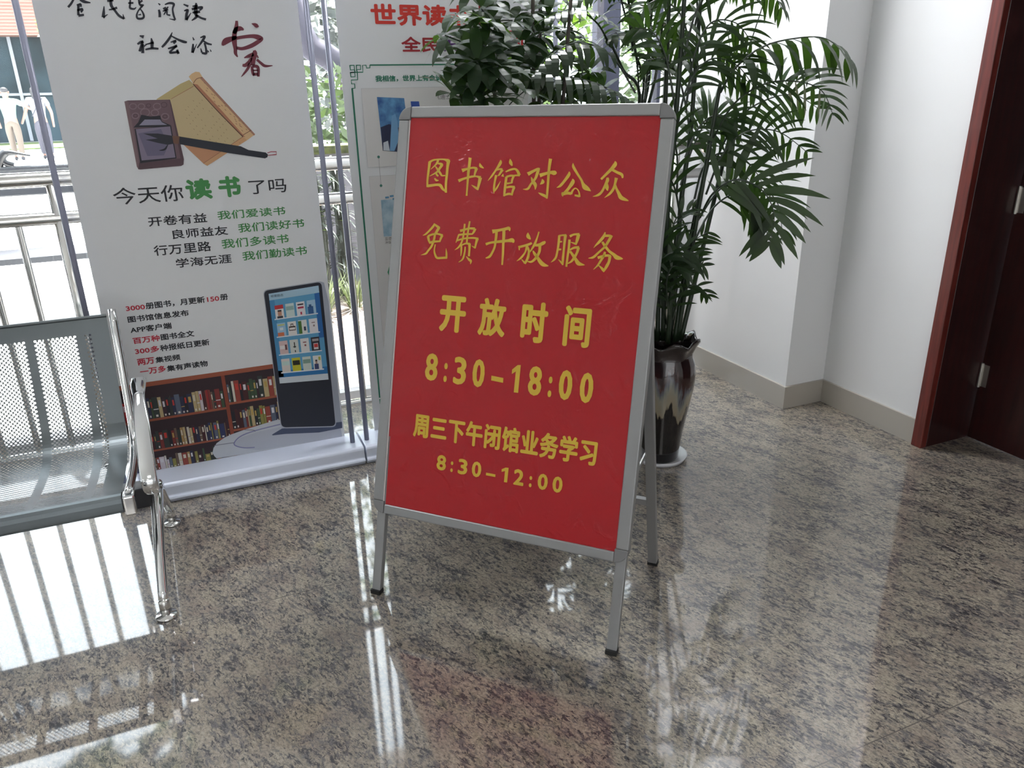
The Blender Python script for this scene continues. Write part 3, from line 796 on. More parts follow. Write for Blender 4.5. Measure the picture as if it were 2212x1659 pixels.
for k, x in enumerate((-.228, -2.19)):
    sg = 1
    m = MB()
    arm = bez([(x, 2.655, .640), (x, 2.615, .628), (x, 2.56, .606), (x, 2.49, .560), (x, 2.42, .500), (x, 2.365, .447), (x, 2.348, .410), (x, 2.37, .378), (x, 2.43, .350), (x, 2.50, .315)], 6)
    wid = []
    n = len(arm)
    vs = []
    for i, p in enumerate(arm):
        t = i / (n - 1)
        w = .024 - .006 * math.exp(-((t - .22) / .08) ** 2) if t < .75 else .021 - .006 * (t - .75) / .25
        h = .009 if t < .6 else .009 + .012 * min(1, (t - .6) / .15)
        wid.append((w, h))
    fs = []
    for i, p in enumerate(arm):
        a = Vector(arm[max(i - 1, 0)]); b = Vector(arm[min(i + 1, n - 1)]); d = (b - a).normalized()
        sx = Vector((1, 0, 0)); up = d.cross(sx).normalized(); w, h = wid[i]
        for q in range(12):
            t = 2 * math.pi * q / 12; c, s_ = math.cos(t), math.sin(t)
            vs.append(Vector(p) + sx * w * (abs(c) ** .5) * (1 if c > 0 else -1) + up * h * (abs(s_) ** .6) * (1 if s_ > 0 else -1))
    for i in range(n - 1):
        for q in range(12): fs.append((i * 12 + q, i * 12 + (q + 1) % 12, (i + 1) * 12 + (q + 1) % 12, (i + 1) * 12 + q))
    fs += [tuple(range(11, -1, -1)), tuple((n - 1) * 12 + q for q in range(12))]
    m.add(vs, fs, M_chrome); m.build('armrest', bench, True)
    for pts, fy in ((bez([(x, 2.53, .318), (x - .004, 2.44, .262), (x - .012, 2.36, .18), (x - .020, 2.236, .058)], 5), 2.232), (bez([(x, 2.50, .318), (x, 2.60, .262), (x, 2.70, .17), (x, 2.820, .058)], 5), 2.824)):
        ex = pts[-1][0]; kk = len(pts)
        m = MB(); m.tube(pts, [.021 - .006 * i / (kk - 1) for i in range(kk)], M_chrome, 12); lg = m.build('leg', bench, True)
        m = MB(); m.lathe([(.0, .064), (.012, .064), (.016, .058), (.0165, .016), (.010, .014), (.012, .012), (.030, .010), (.033, .004), (.031, 0), (0, 0)], (ex, fy, 0), M_inox, 20); m.build('levelling_foot', lg, True)

# ------------------------------------------------------------------ roll-up banners
YF = 3.15
BP = Plane((0, YF - .0012, 0), (1, 0, 0), (0, 0, 1))
def rollup(bx0, bx1, fx0, fx1, poles, label):
    T = thing('roll_up_banner', ((bx0 + bx1) / 2, 3.09, 0), label, 'banner', 'roll-up banners in front of the window')
    pr = [(3.004, 0), (2.997, .010), (2.990, .017), (2.993, .025), (3.000, .031), (3.003, .066), (3.006, .074), (3.016, .080), (3.170, .083), (3.180, .079), (3.182, 0)]
    m = MB(); m.prism(None, [(bx0, y, z) for y, z in pr], [(bx1, y, z) for y, z in pr], M_plastic); bevel(m.build('base', T), .003)
    for x in poles:
        m = MB(); m.tube([(x, 3.072, .078), (x, 3.085, 2.06)], .0105, M_pole, 12); m.build('pole', T, True)
    m = MB(); m.box((fx0, YF - .0008, .080), (fx1, YF + .0008, 2.04), M_fab); fb = m.build('fabric', T)
    m = MB(); m.box((fx0 - .005, YF - .012, 2.04), (fx1 + .005, YF + .012, 2.075), M_pole); m.build('top_bar', T)
    return T
xl = BP.uv(68, 0)[0]; xr = BP.uv(642, 0)[0]
pL = atY(32, 0, 3.085).x
ban1 = rollup(-.415, .553, xl, xr, (pL, .518), 'roll-up banner with ink stone, scroll and bookshelf printed on it')
x2 = BP.uv(722.7, 0)[0]
ban2 = rollup(.560, 1.535, x2, x2 + .85, (.581, 1.51), 'roll-up banner with green key-pattern border partly hidden by plants')
K, G, RD = ink(30, 32, 40), ink(66, 140, 76), ink(196, 40, 62)
DK = ink(34, 38, 52)
pr = Print(BP)
# brush lettering along the top
cE = (130, 0, 330 / 2212.); second = False
for st in ([(200, -20, 30), (160, 50, 35), (115, 105, 35)], [(290, -10, 40), (350, 25, 45), (440, 40, 15)], [(240, 75, 25), (300, 55, 30)], [(265, 70, 40), (262, 150, 34), (265, 220, 36)], [(245, 150, 30), (320, 135, 40), (300, 180, 25)], [(265, 225, 40), (345, 215, 30)], [(300, 55, 25), (300, 100, 30)],
           [(680, 15, 30), (770, 0, 40)], [(735, 0, 40), (740, 80, 45), (790, 150, 35), (850, 225, 35), (925, 272, 30)], [(925, 275, 32), (908, 205, 8)], [(705, 142, 18), (770, 130, 30), (825, 110, 35)], [(635, 90, 12), (630, 180, 40), (622, 250, 48)], [(622, 255, 40), (655, 230, 22), (690, 208, 8)],
           [(1015, -5, 25), (1012, 60, 28), (1012, 115, 32), (1070, 130, 28), (1100, 105, 12)], [(985, 45, 22), (1060, 42, 30)], [(1140, -5, 30), (1150, 60, 30), (1185, 78, 38), (1212, 70, 18)], [(1190, 5, 35), (1140, 50, 20)], [(1190, 85, 30), (1130, 160, 22), (1108, 225, 28), (1125, 268, 32), (1185, 268, 34), (1212, 240, 30), (1195, 180, 25), (1160, 130, 18)], [(1130, 215, 12), (1172, 210, 24)],
           [(1420, 48, 12), (1448, 72, 26)], [(1428, 140, 28), (1440, 190, 36), (1442, 250, 40)], [(1515, 68, 16), (1580, 45, 32), (1645, 60, 36), (1628, 130, 26), (1642, 220, 30), (1668, 288, 24)], [(1665, 290, 24), (1580, 272, 8)], [(1490, 130, 28), (1532, 108, 26)], [(1565, 98, 18), (1515, 155, 36)], [(1485, 162, 18), (1565, 138, 28)], [(1540, 150, 28), (1500, 215, 16)], [(1550, 160, 24), (1548, 208, 24), (1595, 222, 24)],
           [(1785, 62, 18), (1855, 92, 34)], [(1795, 158, 18), (1845, 145, 36), (1830, 205, 40), (1825, 290, 44)], [(1828, 290, 34), (1895, 185, 10)], [(1970, 42, 24), (1962, 120, 50), (1965, 200, 62)], [(1915, 92, 22), (1992, 80, 30)], [(1905, 135, 36), (1980, 115, 36), (2055, 108, 38), (2020, 148, 28)], [(1915, 182, 26), (2025, 168, 40)], [(1955, 195, 36), (1972, 245, 40), (1905, 298, 16)], [(1965, 215, 38), (2035, 258, 30), (2112, 282, 34)],
           [(1150, 518, 16), (1210, 535, 52)], [(1118, 640, 28), (1165, 612, 40), (1205, 598, 34)], [(1195, 600, 40), (1175, 670, 40), (1150, 745, 38)], [(1198, 640, 36), (1195, 770, 44)], [(1212, 672, 20), (1262, 638, 12)], [(1318, 552, 16), (1330, 620, 46), (1330, 700, 40)], [(1232, 646, 16), (1355, 615, 34)], [(1232, 718, 24), (1330, 700, 34), (1424, 706, 28)],
           [(1622, 468, 10), (1590, 540, 34), (1530, 622, 36), (1472, 684, 30)], [(1600, 515, 18), (1700, 570, 30), (1790, 606, 40), (1836, 612, 26)], [(1598, 612, 18), (1672, 592, 34), (1642, 632, 28)], [(1560, 704, 22), (1640, 682, 34), (1694, 660, 34)], [(1690, 662, 34), (1625, 718, 28), (1590, 764, 32), (1715, 750, 34)], [(1690, 720, 36), (1714, 780, 36)],
           [(1918, 538, 10), (1938, 582, 26)], [(1925, 635, 24), (1920, 700, 36), (1915, 764, 40)], [(1918, 764, 30), (1978, 635, 8)], [(2028, 546, 16), (2092, 528, 36), (2052, 602, 34), (1984, 696, 18)], [(2068, 588, 22), (2130, 630, 32), (2196, 646, 22)], [(2090, 620, 30), (2110, 700, 30), (2112, 772, 36), (2050, 766, 30)], [(2034, 700, 12), (2052, 762, 30)], [(2134, 728, 8), (2150, 756, 20)], [(2170, 716, 8), (2186, 748, 20)]):
    if st[0][1] > 400 and not second: pr.done('brush_lettering', ban1); pr = Print(BP); second = True
    pr.stroke(st, DK, .0006, cE)
pr.done('brush_lettering', ban1)
pr = Print(BP); cF = (460, 30, 150 / 1659.); MA = ink(112, 40, 58)
for st in ([(565, 165, 60), (560, 300, 90), (515, 480, 110), (510, 650, 120), (535, 830, 90), (540, 940, 80), (590, 1030, 26)], [(735, 380, 40), (650, 350, 110), (550, 380, 110), (500, 470, 90)], [(560, 560, 80), (430, 600, 120), (310, 650, 150), (250, 720, 100), (240, 760, 40)], [(560, 580, 80), (750, 548, 80), (950, 532, 90), (1080, 560, 120), (1165, 600, 80), (1060, 680, 100), (900, 770, 100), (700, 830, 80), (560, 810, 70)], [(925, 232, 16), (1000, 258, 80), (1050, 290, 90), (1095, 300, 20)],
           [(985, 870, 60), (1000, 950, 120), (960, 1100, 120), (960, 1230, 90)], [(745, 1050, 24), (850, 1010, 80), (970, 960, 90)], [(1055, 990, 30), (1080, 1055, 34)], [(705, 1225, 60), (780, 1225, 90), (870, 1140, 80), (920, 1050, 60)], [(890, 1180, 80), (830, 1310, 66), (740, 1430, 46), (675, 1508, 8)], [(1050, 1090, 56), (1150, 1180, 66), (1250, 1245, 66), (1425, 1235, 16)], [(930, 1250, 60), (945, 1380, 70), (975, 1478, 50)], [(940, 1255, 70), (1050, 1255, 74), (1085, 1330, 70), (1085, 1498, 60)], [(950, 1350, 36), (1080, 1350, 36)], [(965, 1440, 70), (1080, 1440, 70)]):
    pr.stroke(st, MA, .0006, cF, True, 6)
pr.done('maroon_brush_lettering', ban1)
pr = Print(BP, ban1)
T_ = pr.text
T_('今天你', (248, 443), (398.4, 433.6), (244.7, 406.5), K, offset=.006)
T_('读', (405, 434), (460.6, 428), (400.7, 387.3), G, offset=.045)
T_('书', (475.3, 429.6), (522.7, 422), (468.5, 381.5), G, offset=.045)
T_('了吗', (539.7, 420.5), (619.9, 414.4), (532.9, 390.7), K, offset=.006)
for t, a, b, c, ik in (('开卷有益', (322.2, 490.6), (448.1, 479.3), (319.3, 468.7), K), ('我们爱读书', (471.4, 476.6), (617, 462.3), (468.5, 456.2), G),
                       ('良师益友', (373.5, 517.7), (493.3, 506), (370.1, 496.5), K), ('我们读好书', (515.9, 503.7), (657.9, 490.1), (512.6, 483.4), G),
                       ('行万里路', (334.4, 553.4), (457.2, 541.7), (331.3, 530.8), K), ('我们多读书', (480.4, 538.1), (624.4, 523.6), (477.5, 517.3), G),
                       ('学海无涯', (381.9, 579.4), (501.2, 567), (379.2, 559.1), K), ('我们勤读书', (525, 563.6), (664, 549.4), (521.6, 543.9), G)):
    T_(t, a, b, c, ik, offset=.018, spacing=1.04)
for t, a, b, c, ik in (('3000', (272.9, 672.1), (314.1, 667.6), (271.8, 661.9), RD), ('册图书，月更新', (315.9, 668.7), (443.6, 654), (315.4, 653.5), K), ('150', (448.1, 652.9), (474.1, 648.8), (447, 642), RD), ('册', (476.4, 649.5), (493.3, 647.2), (475.3, 635.9), K),
                       ('图书馆信息发布', (277, 697), (408.6, 682.3), (275.9, 683.4), K), ('APP客户端', (282.9, 720), (372, 709.9), (282.3, 706.2), K),
                       ('百万种', (288.4, 743.7), (346.2, 736), (285.3, 729.9), RD), ('图书全文', (348.4, 735.1), (420.6, 726.8), (346.8, 721.6), K),
                       ('300多', (293, 766.2), (345.3, 759.1), (292.4, 752.5), RD), ('种报纸日更新', (346.8, 758.5), (453.5, 746.2), (346.2, 745.3), K),
                       ('两万', (298.2, 789.8), (334.5, 785.2), (295.2, 776), RD), ('集视频', (337, 784.3), (390.5, 777.5), (336.4, 771.4), K),
                       ('一万多', (303.8, 809.8), (359.7, 803.7), (300.7, 796.6), RD), ('集有声读物', (361.6, 802.7), (449.8, 791.4), (360.7, 789.8), K)):
    T_(t, a, b, c, ik, offset=.028)
# ink stone, scroll, brush picture
cS = (250, 150, 360 / 2212.)
pr = Print(BP)
SC1, SC2, SC3, SC4 = ink(196, 176, 136), ink(190, 172, 122), ink(206, 158, 116), ink(160, 110, 84)
pr.poly([(540, 395), (860, 190), (975, 138), (1150, 300), (1740, 935), (1480, 1110), (1215, 1280), (1165, 1250), (880, 970), (720, 640)], SC1, .0003, cS)
pr.poly([(540, 395), (860, 190), (975, 138), (1035, 222), (735, 392)], SC2, .0005, cS)
pr.poly([(860, 940), (1540, 1000), (1690, 900), (1740, 935), (1215, 1280), (1165, 1250), (900, 1000)], ink(196, 142, 106), .0004, cS)
pr.poly([(1690, 895), (1745, 938), (1215, 1280), (1165, 1245)], SC3, .0005, cS)
pr.stroke([(1690, 892, 8), (1165, 1245, 8)], SC4, .0007, cS); pr.stroke([(735, 392, 6), (1035, 222, 8)], SC4, .0007, cS)
pr.poly([(970, 95), (1010, 55), (1060, 30), (1112, 36), (1150, 100), (1500, 480), (1850, 860), (1745, 938), (1690, 890), (1370, 560), (1030, 190)], ink(214, 178, 134), .0006, cS)
pr.poly([(1030, 190), (1085, 200), (1420, 560), (1720, 900), (1690, 890), (1370, 560)], ink(178, 120, 92), .0007, cS)
pr.poly([(1120, 120), (1150, 100), (1500, 480), (1850, 860), (1835, 880), (1470, 490)], ink(170, 124, 104), .0007, cS)
pr.stroke([(1028, 195, 12), (1360, 560, 12), (1690, 895, 14)], ink(92, 56, 40), .0008, cS); pr.stroke([(1030, 185, 8), (1075, 125, 8), (1150, 105, 8)], ink(110, 72, 50), .0009, cS); pr.stroke([(1690, 870, 8), (1800, 805, 8)], ink(110, 72, 50), .0009, cS)
RS = random.Random(5)
for col in range(11):
    x0, y0 = 880 + col * 68 - 20, 330 + col * 62 + 60
    for r_ in range(9):
        x, y = x0 - r_ * 34 + 300 - col * 20, y0 + r_ * 40 - 140 + col * 10
        if RS.random() < .75 and x > 760 and y > 300 and y < 980 and (x - 1035) * .95 < (y - 215): pr.stroke([(x, y, 5), (x + 14, y + 14, 5)], ink(136, 112, 88), .0006, cS)
for k in range(26):
    t = RS.random(); s = RS.uniform(-30, 30)
    pr.stroke([(1110 + 640 * t + s, 170 + 660 * t - s, 6), (1130 + 640 * t + s, 188 + 660 * t - s, 6)], ink(140, 96, 78), .0009, cS)
pr.done('scroll_picture', ban1)
pr = Print(BP)
ST1, ST2, ST3, ST4 = ink(108, 84, 92), ink(84, 62, 70), ink(134, 112, 122), ink(26, 28, 40)
pr.poly([(115, 425), (160, 412), (720, 400), (740, 470), (905, 1190), (900, 1262), (870, 1280), (330, 1328), (300, 1325), (280, 1290)], ST2, .0010, cS)
pr.poly([(165, 420), (712, 405), (860, 1180), (310, 1236)], ST1, .0012, cS)
pr.poly([(115, 425), (165, 420), (310, 1236), (300, 1322), (280, 1290)], ink(122, 98, 102), .0011, cS)
pr.poly([(235, 772), (300, 700), (340, 600), (460, 625), (590, 612), (612, 690), (735, 742), (640, 762)], ST4, .0014, cS)
pr.poly([(312, 742), (385, 665), (590, 665), (612, 700), (682, 735)], ink(140, 136, 158), .0016, cS)
pr.poly([(250, 790), (735, 745), (808, 1180), (325, 1245)], ST4, .0014, cS)
pr.poly([(266, 792), (722, 756), (792, 1168), (345, 1208)], ink(128, 118, 140), .0016, cS)
pr.poly([(300, 850), (600, 790), (700, 1000), (640, 1140), (420, 1150)], ink(104, 98, 124), .0017, cS)
for c_, rr in (((262, 615), 46), ((262, 615), 24), ((655, 625), 50), ((655, 625), 26), ((390, 570), 60), ((520, 575), 50), ((340, 490), 44), ((550, 490), 50), ((436, 480), 30), ((230, 490), 46), ((640, 470), 40)):
    pr.stroke([(c_[0] + rr * math.cos(t / 10 * 6.283), c_[1] + rr * .8 * math.sin(t / 10 * 6.283), 11) for t in range(11)], ST3 if rr > 40 else ST2, .0013, cS)
pr.stroke([(690, 1000, 10), (650, 1060, 26), (580, 1075, 8)], ST4, .0018, cS)
pr.done('ink_stone_picture', ban1)
pr = Print(BP); BK = ink(28, 34, 48)
pr.poly([(840, 888), (1100, 930), (1660, 1020), (1760, 1068), (1990, 1102), (2020, 1130), (2012, 1165), (1980, 1180), (1500, 1110), (850, 992)], BK, .0022, cS)
pr.poly([(750, 882), (850, 886), (832, 992), (768, 982)], ink(112, 78, 62), .0023, cS)
pr.poly([(365, 850), (560, 850), (752, 880), (772, 985), (690, 1000), (560, 975), (395, 933), (555, 916)], ink(36, 38, 50), .0022, cS)
pr.stroke([(2012, 1108, 10), (2060, 1092, 12), (2130, 1092, 14), (2132, 1128, 16), (2020, 1140, 10)], ink(170, 84, 96), .0022, cS, False)
pr.done('brush_picture', ban1)
# bookshelf picture
pr = Print(BP); W1, W2 = ink(160, 86, 62), ink(140, 66, 46); DB = ink(48, 30, 38)
cL, cR = (280, 780, 200 / 1382.), (450, 770, 170 / 1226.)
zb_ = .084
LBx = xl + .002
def uvp(px, py): return BP.uv(px, py)
topL = uvp(*Print.cv((0, 350), cL)); topR = uvp(*Print.cv((995, 122), cR))
def rect(u0, v0, u1, v1, mt, h):
    pr.mb.add([BP.pt(u0, v0, h), BP.pt(u1, v0, h), BP.pt(u1, v1, h), BP.pt(u0, v1, h)], [(0, 1, 2, 3)], mt)
vt = (topL[1] + topR[1]) / 2
rect(LBx, zb_, xr - .02, vt, DB, .0003)
vb = uvp(*Print.cv((0, 420), cL))[1]
rect(LBx, vb, topR[0] + .02, vt, W1, .0006)
ud = uvp(*Print.cv((215, 250), cR))[0]; wd = .014
rect(ud - wd / 2, zb_, ud + wd / 2, vb, W2, .0012)
def shelf(pL_, pR_, th, u0=None, u1=None):
    a, b = uvp(*pL_), uvp(*pR_)
    v = (a[1] + b[1]) / 2
    rect(u0 if u0 is not None else a[0], v - th, u1 if u1 is not None else b[0], v, W1, .0011)
    return v
RB = random.Random(11)
PAL = [(40, 44, 74), (58, 34, 46), (176, 40, 44), (206, 200, 188), (44, 52, 96), (112, 92, 78), (190, 170, 128), (70, 30, 34), (150, 66, 54), (60, 84, 60), (140, 134, 70), (30, 32, 42), (90, 100, 120), (206, 196, 204), (128, 48, 46), (176, 140, 88), (52, 60, 58)]
def books(u0, u1, v, hmin, hmax, seed):
    r = random.Random(seed); u = u0
    while u < u1:
        w = r.choice((.005, .008, .010, .012, .014, .020)); w = min(w, u1 - u)
        if w < .003: break
        h = r.uniform(hmin, hmax); c = r.choice(PAL); rect(u + .0006, v, u + w - .0006, v + h, ink(*c), .0008)
        if w > .007:
            q = r.random(); c2 = r.choice(((214, 206, 190), (190, 160, 90), (200, 60, 50), (220, 218, 224)))
            if q < .55: rect(u + w * .25, v + h * .55, u + w * .75, v + h * .85, ink(*c2), .00095)
            if q > .4: rect(u + w * .3, v + h * .06, u + w * .7, v + h * .16, ink(224, 220, 214), .00095)
            if q > .7: rect(u + .0008, v + h * .40, u + w - .0008, v + h * .44, ink(*c2), .00095)
        u += w
vA = shelf(Print.cv((235, 872), cL), Print.cv((1375, 700), cL), .010, LBx, ud)
vB = shelf(Print.cv((300, 1325), cL), Print.cv((1250, 1180), cL), .008, LBx, ud)
vD = shelf(Print.cv((300, 715), cR), Print.cv((1055, 610), cR), .010, ud, xr - .03)
vE = shelf(Print.cv((370, 1140), cR), Print.cv((640, 1090), cR), .010, ud, xr - .03)
uR = uvp(598, 850)[0] + .03
books(LBx + .002, ud - .008, vA, .070, .090, 1); books(LBx + .002, ud - .008, vB, .064, .082, 2); books(LBx + .002, ud - .05, zb_, .030, vB - zb_ - .030, 3)
books(ud + .008, uR, vD, .072, .096, 4); books(ud + .008, uR, vE, .074, .092, 5)
pr.done('bookshelf_picture', ban1)
pr = Print(BP)
PW = [(461, 968), (459, 978), (463, 985), (468, 990), (560, 975), (700, 952), (739, 946), (738, 935), (735, 920), (640, 905), (597, 907), (560, 918), (528, 928), (500, 938), (485, 945), (468, 957)]
pr.poly(PW, ink(196, 200, 208), .0014)
pr.poly([(505, 957), (520, 945), (560, 932), (640, 915), (736, 926), (739, 944), (700, 950), (560, 972), (525, 968), (509, 962)], ink(184, 188, 200), .0016)
pr.stroke([(610, 915, 2.2), (551, 930, 2.2), (520, 942, 2.4), (506, 956, 2.6), (510, 963, 2.4), (528, 967, 2.2), (550, 966, 2)], ink(132, 132, 176), .0018)
pr.stroke([(463, 962, 1.4), (490, 958, 1.4), (506, 956, 1.4)], ink(120, 122, 140), .0018); pr.stroke([(528, 928, 1.2), (548, 929, 1.2), (551, 932, 1.4)], ink(100, 102, 120), .0018)
cK = (550, 590, 230 / 1060.)
pr.poly([(172, 1606), (272, 1545), (700, 1500), (868, 1478), (872, 1540), (640, 1585), (300, 1600), (180, 1614)], ink(72, 82, 108), .0020, cK)
pr.poly([(640, 80), (690, 92), (735, 280), (800, 860), (850, 1350), (868, 1500), (800, 1530), (700, 600)], ink(170, 176, 190), .0018, cK)
def rounded(pts, r, n=5):
    out = []
    k = len(pts)
    for i in range(k):
        p = Vector(pts[i]); a = Vector(pts[i - 1]); b = Vector(pts[(i + 1) % k])
        da = (a - p).normalized() * r; dbb = (b - p).normalized() * r
        for q in range(n + 1):
            t = q / n; out.append(tuple((p + da) * (1 - t) ** 2 + p * 2 * t * (1 - t) + (p + dbb) * t * t))
    return out
pr.poly(rounded([(82, 168), (670, 76), (815, 1530), (262, 1545)], 50), ink(176, 180, 192), .0022, cK)
pr.poly(rounded([(90, 176), (664, 86), (806, 1520), (268, 1534)], 46), ink(34, 38, 52), .0024, cK)
scr = [(138, 205), (635, 122), (735, 1057), (250, 1097)]
pr.poly(scr, ink(92, 160, 200), .0026, cK)
def lerp2(a, b, t): return (a[0] + (b[0] - a[0]) * t, a[1] + (b[1] - a[1]) * t)
def SCR(u, v): return lerp2(lerp2(scr[0], scr[1], u), lerp2(scr[3], scr[2], u), v)
def sq(u0, v0, u1, v1, c, h): pr.poly([SCR(u0, v0), SCR(u1, v0), SCR(u1, v1), SCR(u0, v1)], c, h, cK)
sq(0, 0, 1, .075, ink(170, 202, 222), .0027); sq(0, .935, 1, 1, ink(206, 214, 222), .0027); sq(0, .075, .10, .93, ink(70, 140, 188), .00265); sq(.9, .075, 1, .55, ink(40, 104, 172), .00265)
sq(0, .86, 1, .935, ink(44, 118, 178), .00265)
cov = [[((196, 50, 54), (224, 206, 196), 'head'), ((206, 222, 218), (150, 186, 182), 'top'), ((230, 226, 228), (190, 60, 90), 'txt'), ((170, 204, 226), (50, 96, 150), 'low')],
       [((160, 196, 222), (214, 120, 80), 'band'), ((232, 228, 224), (70, 50, 44), 'bag'), ((224, 226, 222), (76, 120, 50), 'left'), ((228, 224, 226), (150, 130, 130), 'dot')],
       [((218, 190, 188), (232, 226, 224), 'band2'), ((208, 212, 206), (40, 44, 40), 'fig'), ((224, 222, 220), (140, 70, 70), 'dot'), ((48, 44, 54), (206, 60, 54), 'circ')],
       [((214, 206, 200), (190, 214, 206), 'top'), ((206, 200, 50), (40, 40, 30), 'mid'), ((206, 216, 206), (130, 160, 146), 'top'), ((226, 226, 222), (64, 76, 120), 'man')]]
for r_ in range(4):
    vb2 = .285 + r_ * .198 + .0
    sq(.055, vb2, .93, vb2 + .012, ink(226, 230, 236), .0029)
    for c_ in range(4):
        u0 = .085 + c_ * .215; u1 = u0 + .17; v0 = vb2 - .145
        a, b, kd = cov[r_][c_]; A_, B_ = ink(*a), ink(*b)
        sq(u0, v0, u1, vb2, A_, .0028)
        um, vm = (u0 + u1) / 2, (v0 + vb2) / 2
        def S2(x0, y0, x1, y1, c, h=.0031): sq(u0 + (u1 - u0) * x0, v0 + (vb2 - v0) * y0, u0 + (u1 - u0) * x1, v0 + (vb2 - v0) * y1, c, h)
        if kd == 'head': S2(0, .3, 1, 1, ink(230, 224, 220), .0030); S2(.3, .42, .75, .82, ink(190, 140, 116)); S2(.3, .38, .75, .5, ink(50, 40, 40), .0032); S2(.18, .84, .85, 1, ink(60, 60, 70))
        elif kd == 'top': S2(.05, .2, .95, .5, B_)
        elif kd == 'txt': S2(.15, .14, .85, .25, ink(60, 50, 60)); S2(.15, .36, .85, .50, B_); S2(.4, .75, .6, .95, B_)
        elif kd == 'low': S2(.05, .45, .7, 1, B_); S2(.2, .3, .5, .5, B_)
        elif kd == 'band': S2(.0, .72, .75, 1, B_); S2(.1, .1, .9, .2, ink(206, 206, 120)); S2(.3, .35, .7, .55, ink(220, 230, 236))
        elif kd == 'bag': S2(.12, .35, .9, .68, B_); S2(.18, .45, .84, .62, A_, .0032); S2(.35, .18, .42, .36, B_); S2(.6, .18, .67, .36, B_); S2(.35, .16, .67, .22, B_)
        elif kd == 'left': S2(.0, .05, .38, 1, B_); S2(.6, .5, .85, .8, ink(50, 60, 90))
        elif kd == 'dot': S2(.3, .25, .7, .32, B_); S2(.45, .45, .65, .58, B_)
        elif kd == 'band2': S2(.05, .35, .65, .62, B_); S2(.65, .3, .9, .7, ink(110, 70, 70))
        elif kd == 'fig': S2(.48, .2, .60, .62, B_); S2(.36, .5, .7, .58, B_); S2(.5, .8, .62, .95, B_)
        elif kd == 'circ': S2(.15, .12, .9, .3, ink(170, 160, 160)); S2(.25, .45, .8, .9, ink(220, 214, 212)); S2(.3, .5, .75, .75, B_, .0032)
        elif kd == 'mid': S2(.08, .2, .92, .55, B_)
        elif kd == 'man': S2(.1, .6, .6, 1, B_); S2(.25, .35, .48, .6, ink(180, 150, 136)); S2(.25, .3, .48, .42, ink(50, 44, 44), .0032); S2(.65, .1, .9, .35, ink(180, 180, 70))
T2 = lambda t, a, b, c: pr.text(t, Print.cv(a, cK), Print.cv(b, cK), Print.cv(c, cK), ink(70, 84, 110), .0031, .01)
T2('经管励志', (162, 243), (285, 226), (158, 216))
pr.done('kiosk_picture', ban1)
# second banner
pr = Print(BP); GR = ink(40, 124, 98)
c7 = (720, 130, 160 / 1327.)
for st in ([(295, 95), (372, 92), (380, 172), (306, 176), (295, 88)], [(410, 92), (485, 90), (490, 166), (416, 170), (410, 84)], [(303, 222), (382, 218), (390, 296), (316, 300), (303, 214)], [(376, 170), (392, 222)], [(414, 168), (430, 220)], [(303, 222), (530, 215), (522, 92), (585, 90), (597, 142), (655, 137), (655, 84)], [(430, 218), (436, 350), (320, 357), (327, 426), (380, 424), (387, 502), (333, 507), (337, 530)]):
    pr.stroke([(x, y, 20) for x, y in st], GR, .0006, c7, False)
u0_, v0_ = BP.uv(*Print.cv((655, 88), c7)); u1_ = x2 + .85 - (BP.uv(*Print.cv((295, 95), c7))[0] - x2)
rect(u0_, v0_ - .0026, u1_, v0_ + .0026, GR, .0006)
ug, vg = BP.uv(*Print.cv((337, 505), c7)); vbot = BP.uv(821, 859)[1]
rect(ug - .0034, vbot, ug + .0034, vg, GR, .0006); rect(ug - .0022, vbot - .03, ug + .0022, vbot - .006, GR, .0006)
pr.done('key_pattern_border', ban2)
pr = Print(BP, ban2)
O1, O2, PU = ink(206, 52, 40), ink(158, 34, 46), ink(92, 48, 120)
pr.text('世界读书', (802.8, 57), (1018.5, 55.6), (796.8, 7), O1, offset=.036)
pr.text('日', (1035, 55), (1072, 54), (1033, 9), O2, offset=.022)
pr.text('全民', (868, 113.5), (949, 112), (866.5, 79), O2, offset=.03)
pr.text('悦读', (952, 112), (1040, 110), (951, 78), PU, offset=.026)
pr.text('网', (1084, 108), (1130, 106), (1083, 66), ink(206, 40, 44), offset=.004)
pr.text('我相信，世界上有会说话的动物和', (811.5, 179.6), (1022, 171), (810.5, 163), GR, offset=.034)
pr.text('《迪士尼', (945, 216), (984.6, 213), (944, 204), ink(80, 80, 84), offset=.0)
pr.text('巫德', (832, 520), (846, 519), (831.5, 512.5), ink(90, 80, 84), offset=.0); pr.text('冲锋', (832, 528), (845, 526.5), (831.5, 521), ink(90, 80, 84), offset=.0)
pr = Print(BP); PNL, LN = ink(222, 220, 220), ink(160, 160, 164)
a = BP.uv(780, 191); b = BP.uv(794.7, 362); uE = x2 + .78
rect(a[0], b[1], uE, a[1], PNL, .0003)
for q in ((a[0], a[1] - .0006, uE, a[1]), (a[0], b[1], uE, b[1] + .0006), (a[0], b[1], a[0] + .0006, a[1])): rect(*q, LN, .0005)
c_ = BP.uv(797.4, 381); d_ = BP.uv(832, 780)
rect(c_[0], d_[1], uE, c_[1], PNL, .0003)
for q in ((c_[0], c_[1] - .0006, uE, c_[1]), (c_[0], d_[1], c_[0] + .0006, c_[1])): rect(*q, LN, .0005)
for px, py in ((817.7, 339), (823, 401)):
    u, v = BP.uv(px, py); pr.mb.add([BP.pt(u + .0055 * math.cos(t / 12 * 6.283), v + .0055 * math.sin(t / 12 * 6.283), .0007) for t in range(12)], [tuple(range(12))], ink(70, 130, 116))
pr.stroke([(817.7, 339, .8), (823, 401, .8)], LN, .0006)
pr.done('panel_outlines', ban2)
M_bluepic = mat('blue_picture', rgb(70, 120, 180), .5); add_noise_color(M_bluepic, rgb(44, 84, 150), rgb(104, 160, 206), 22, 5)
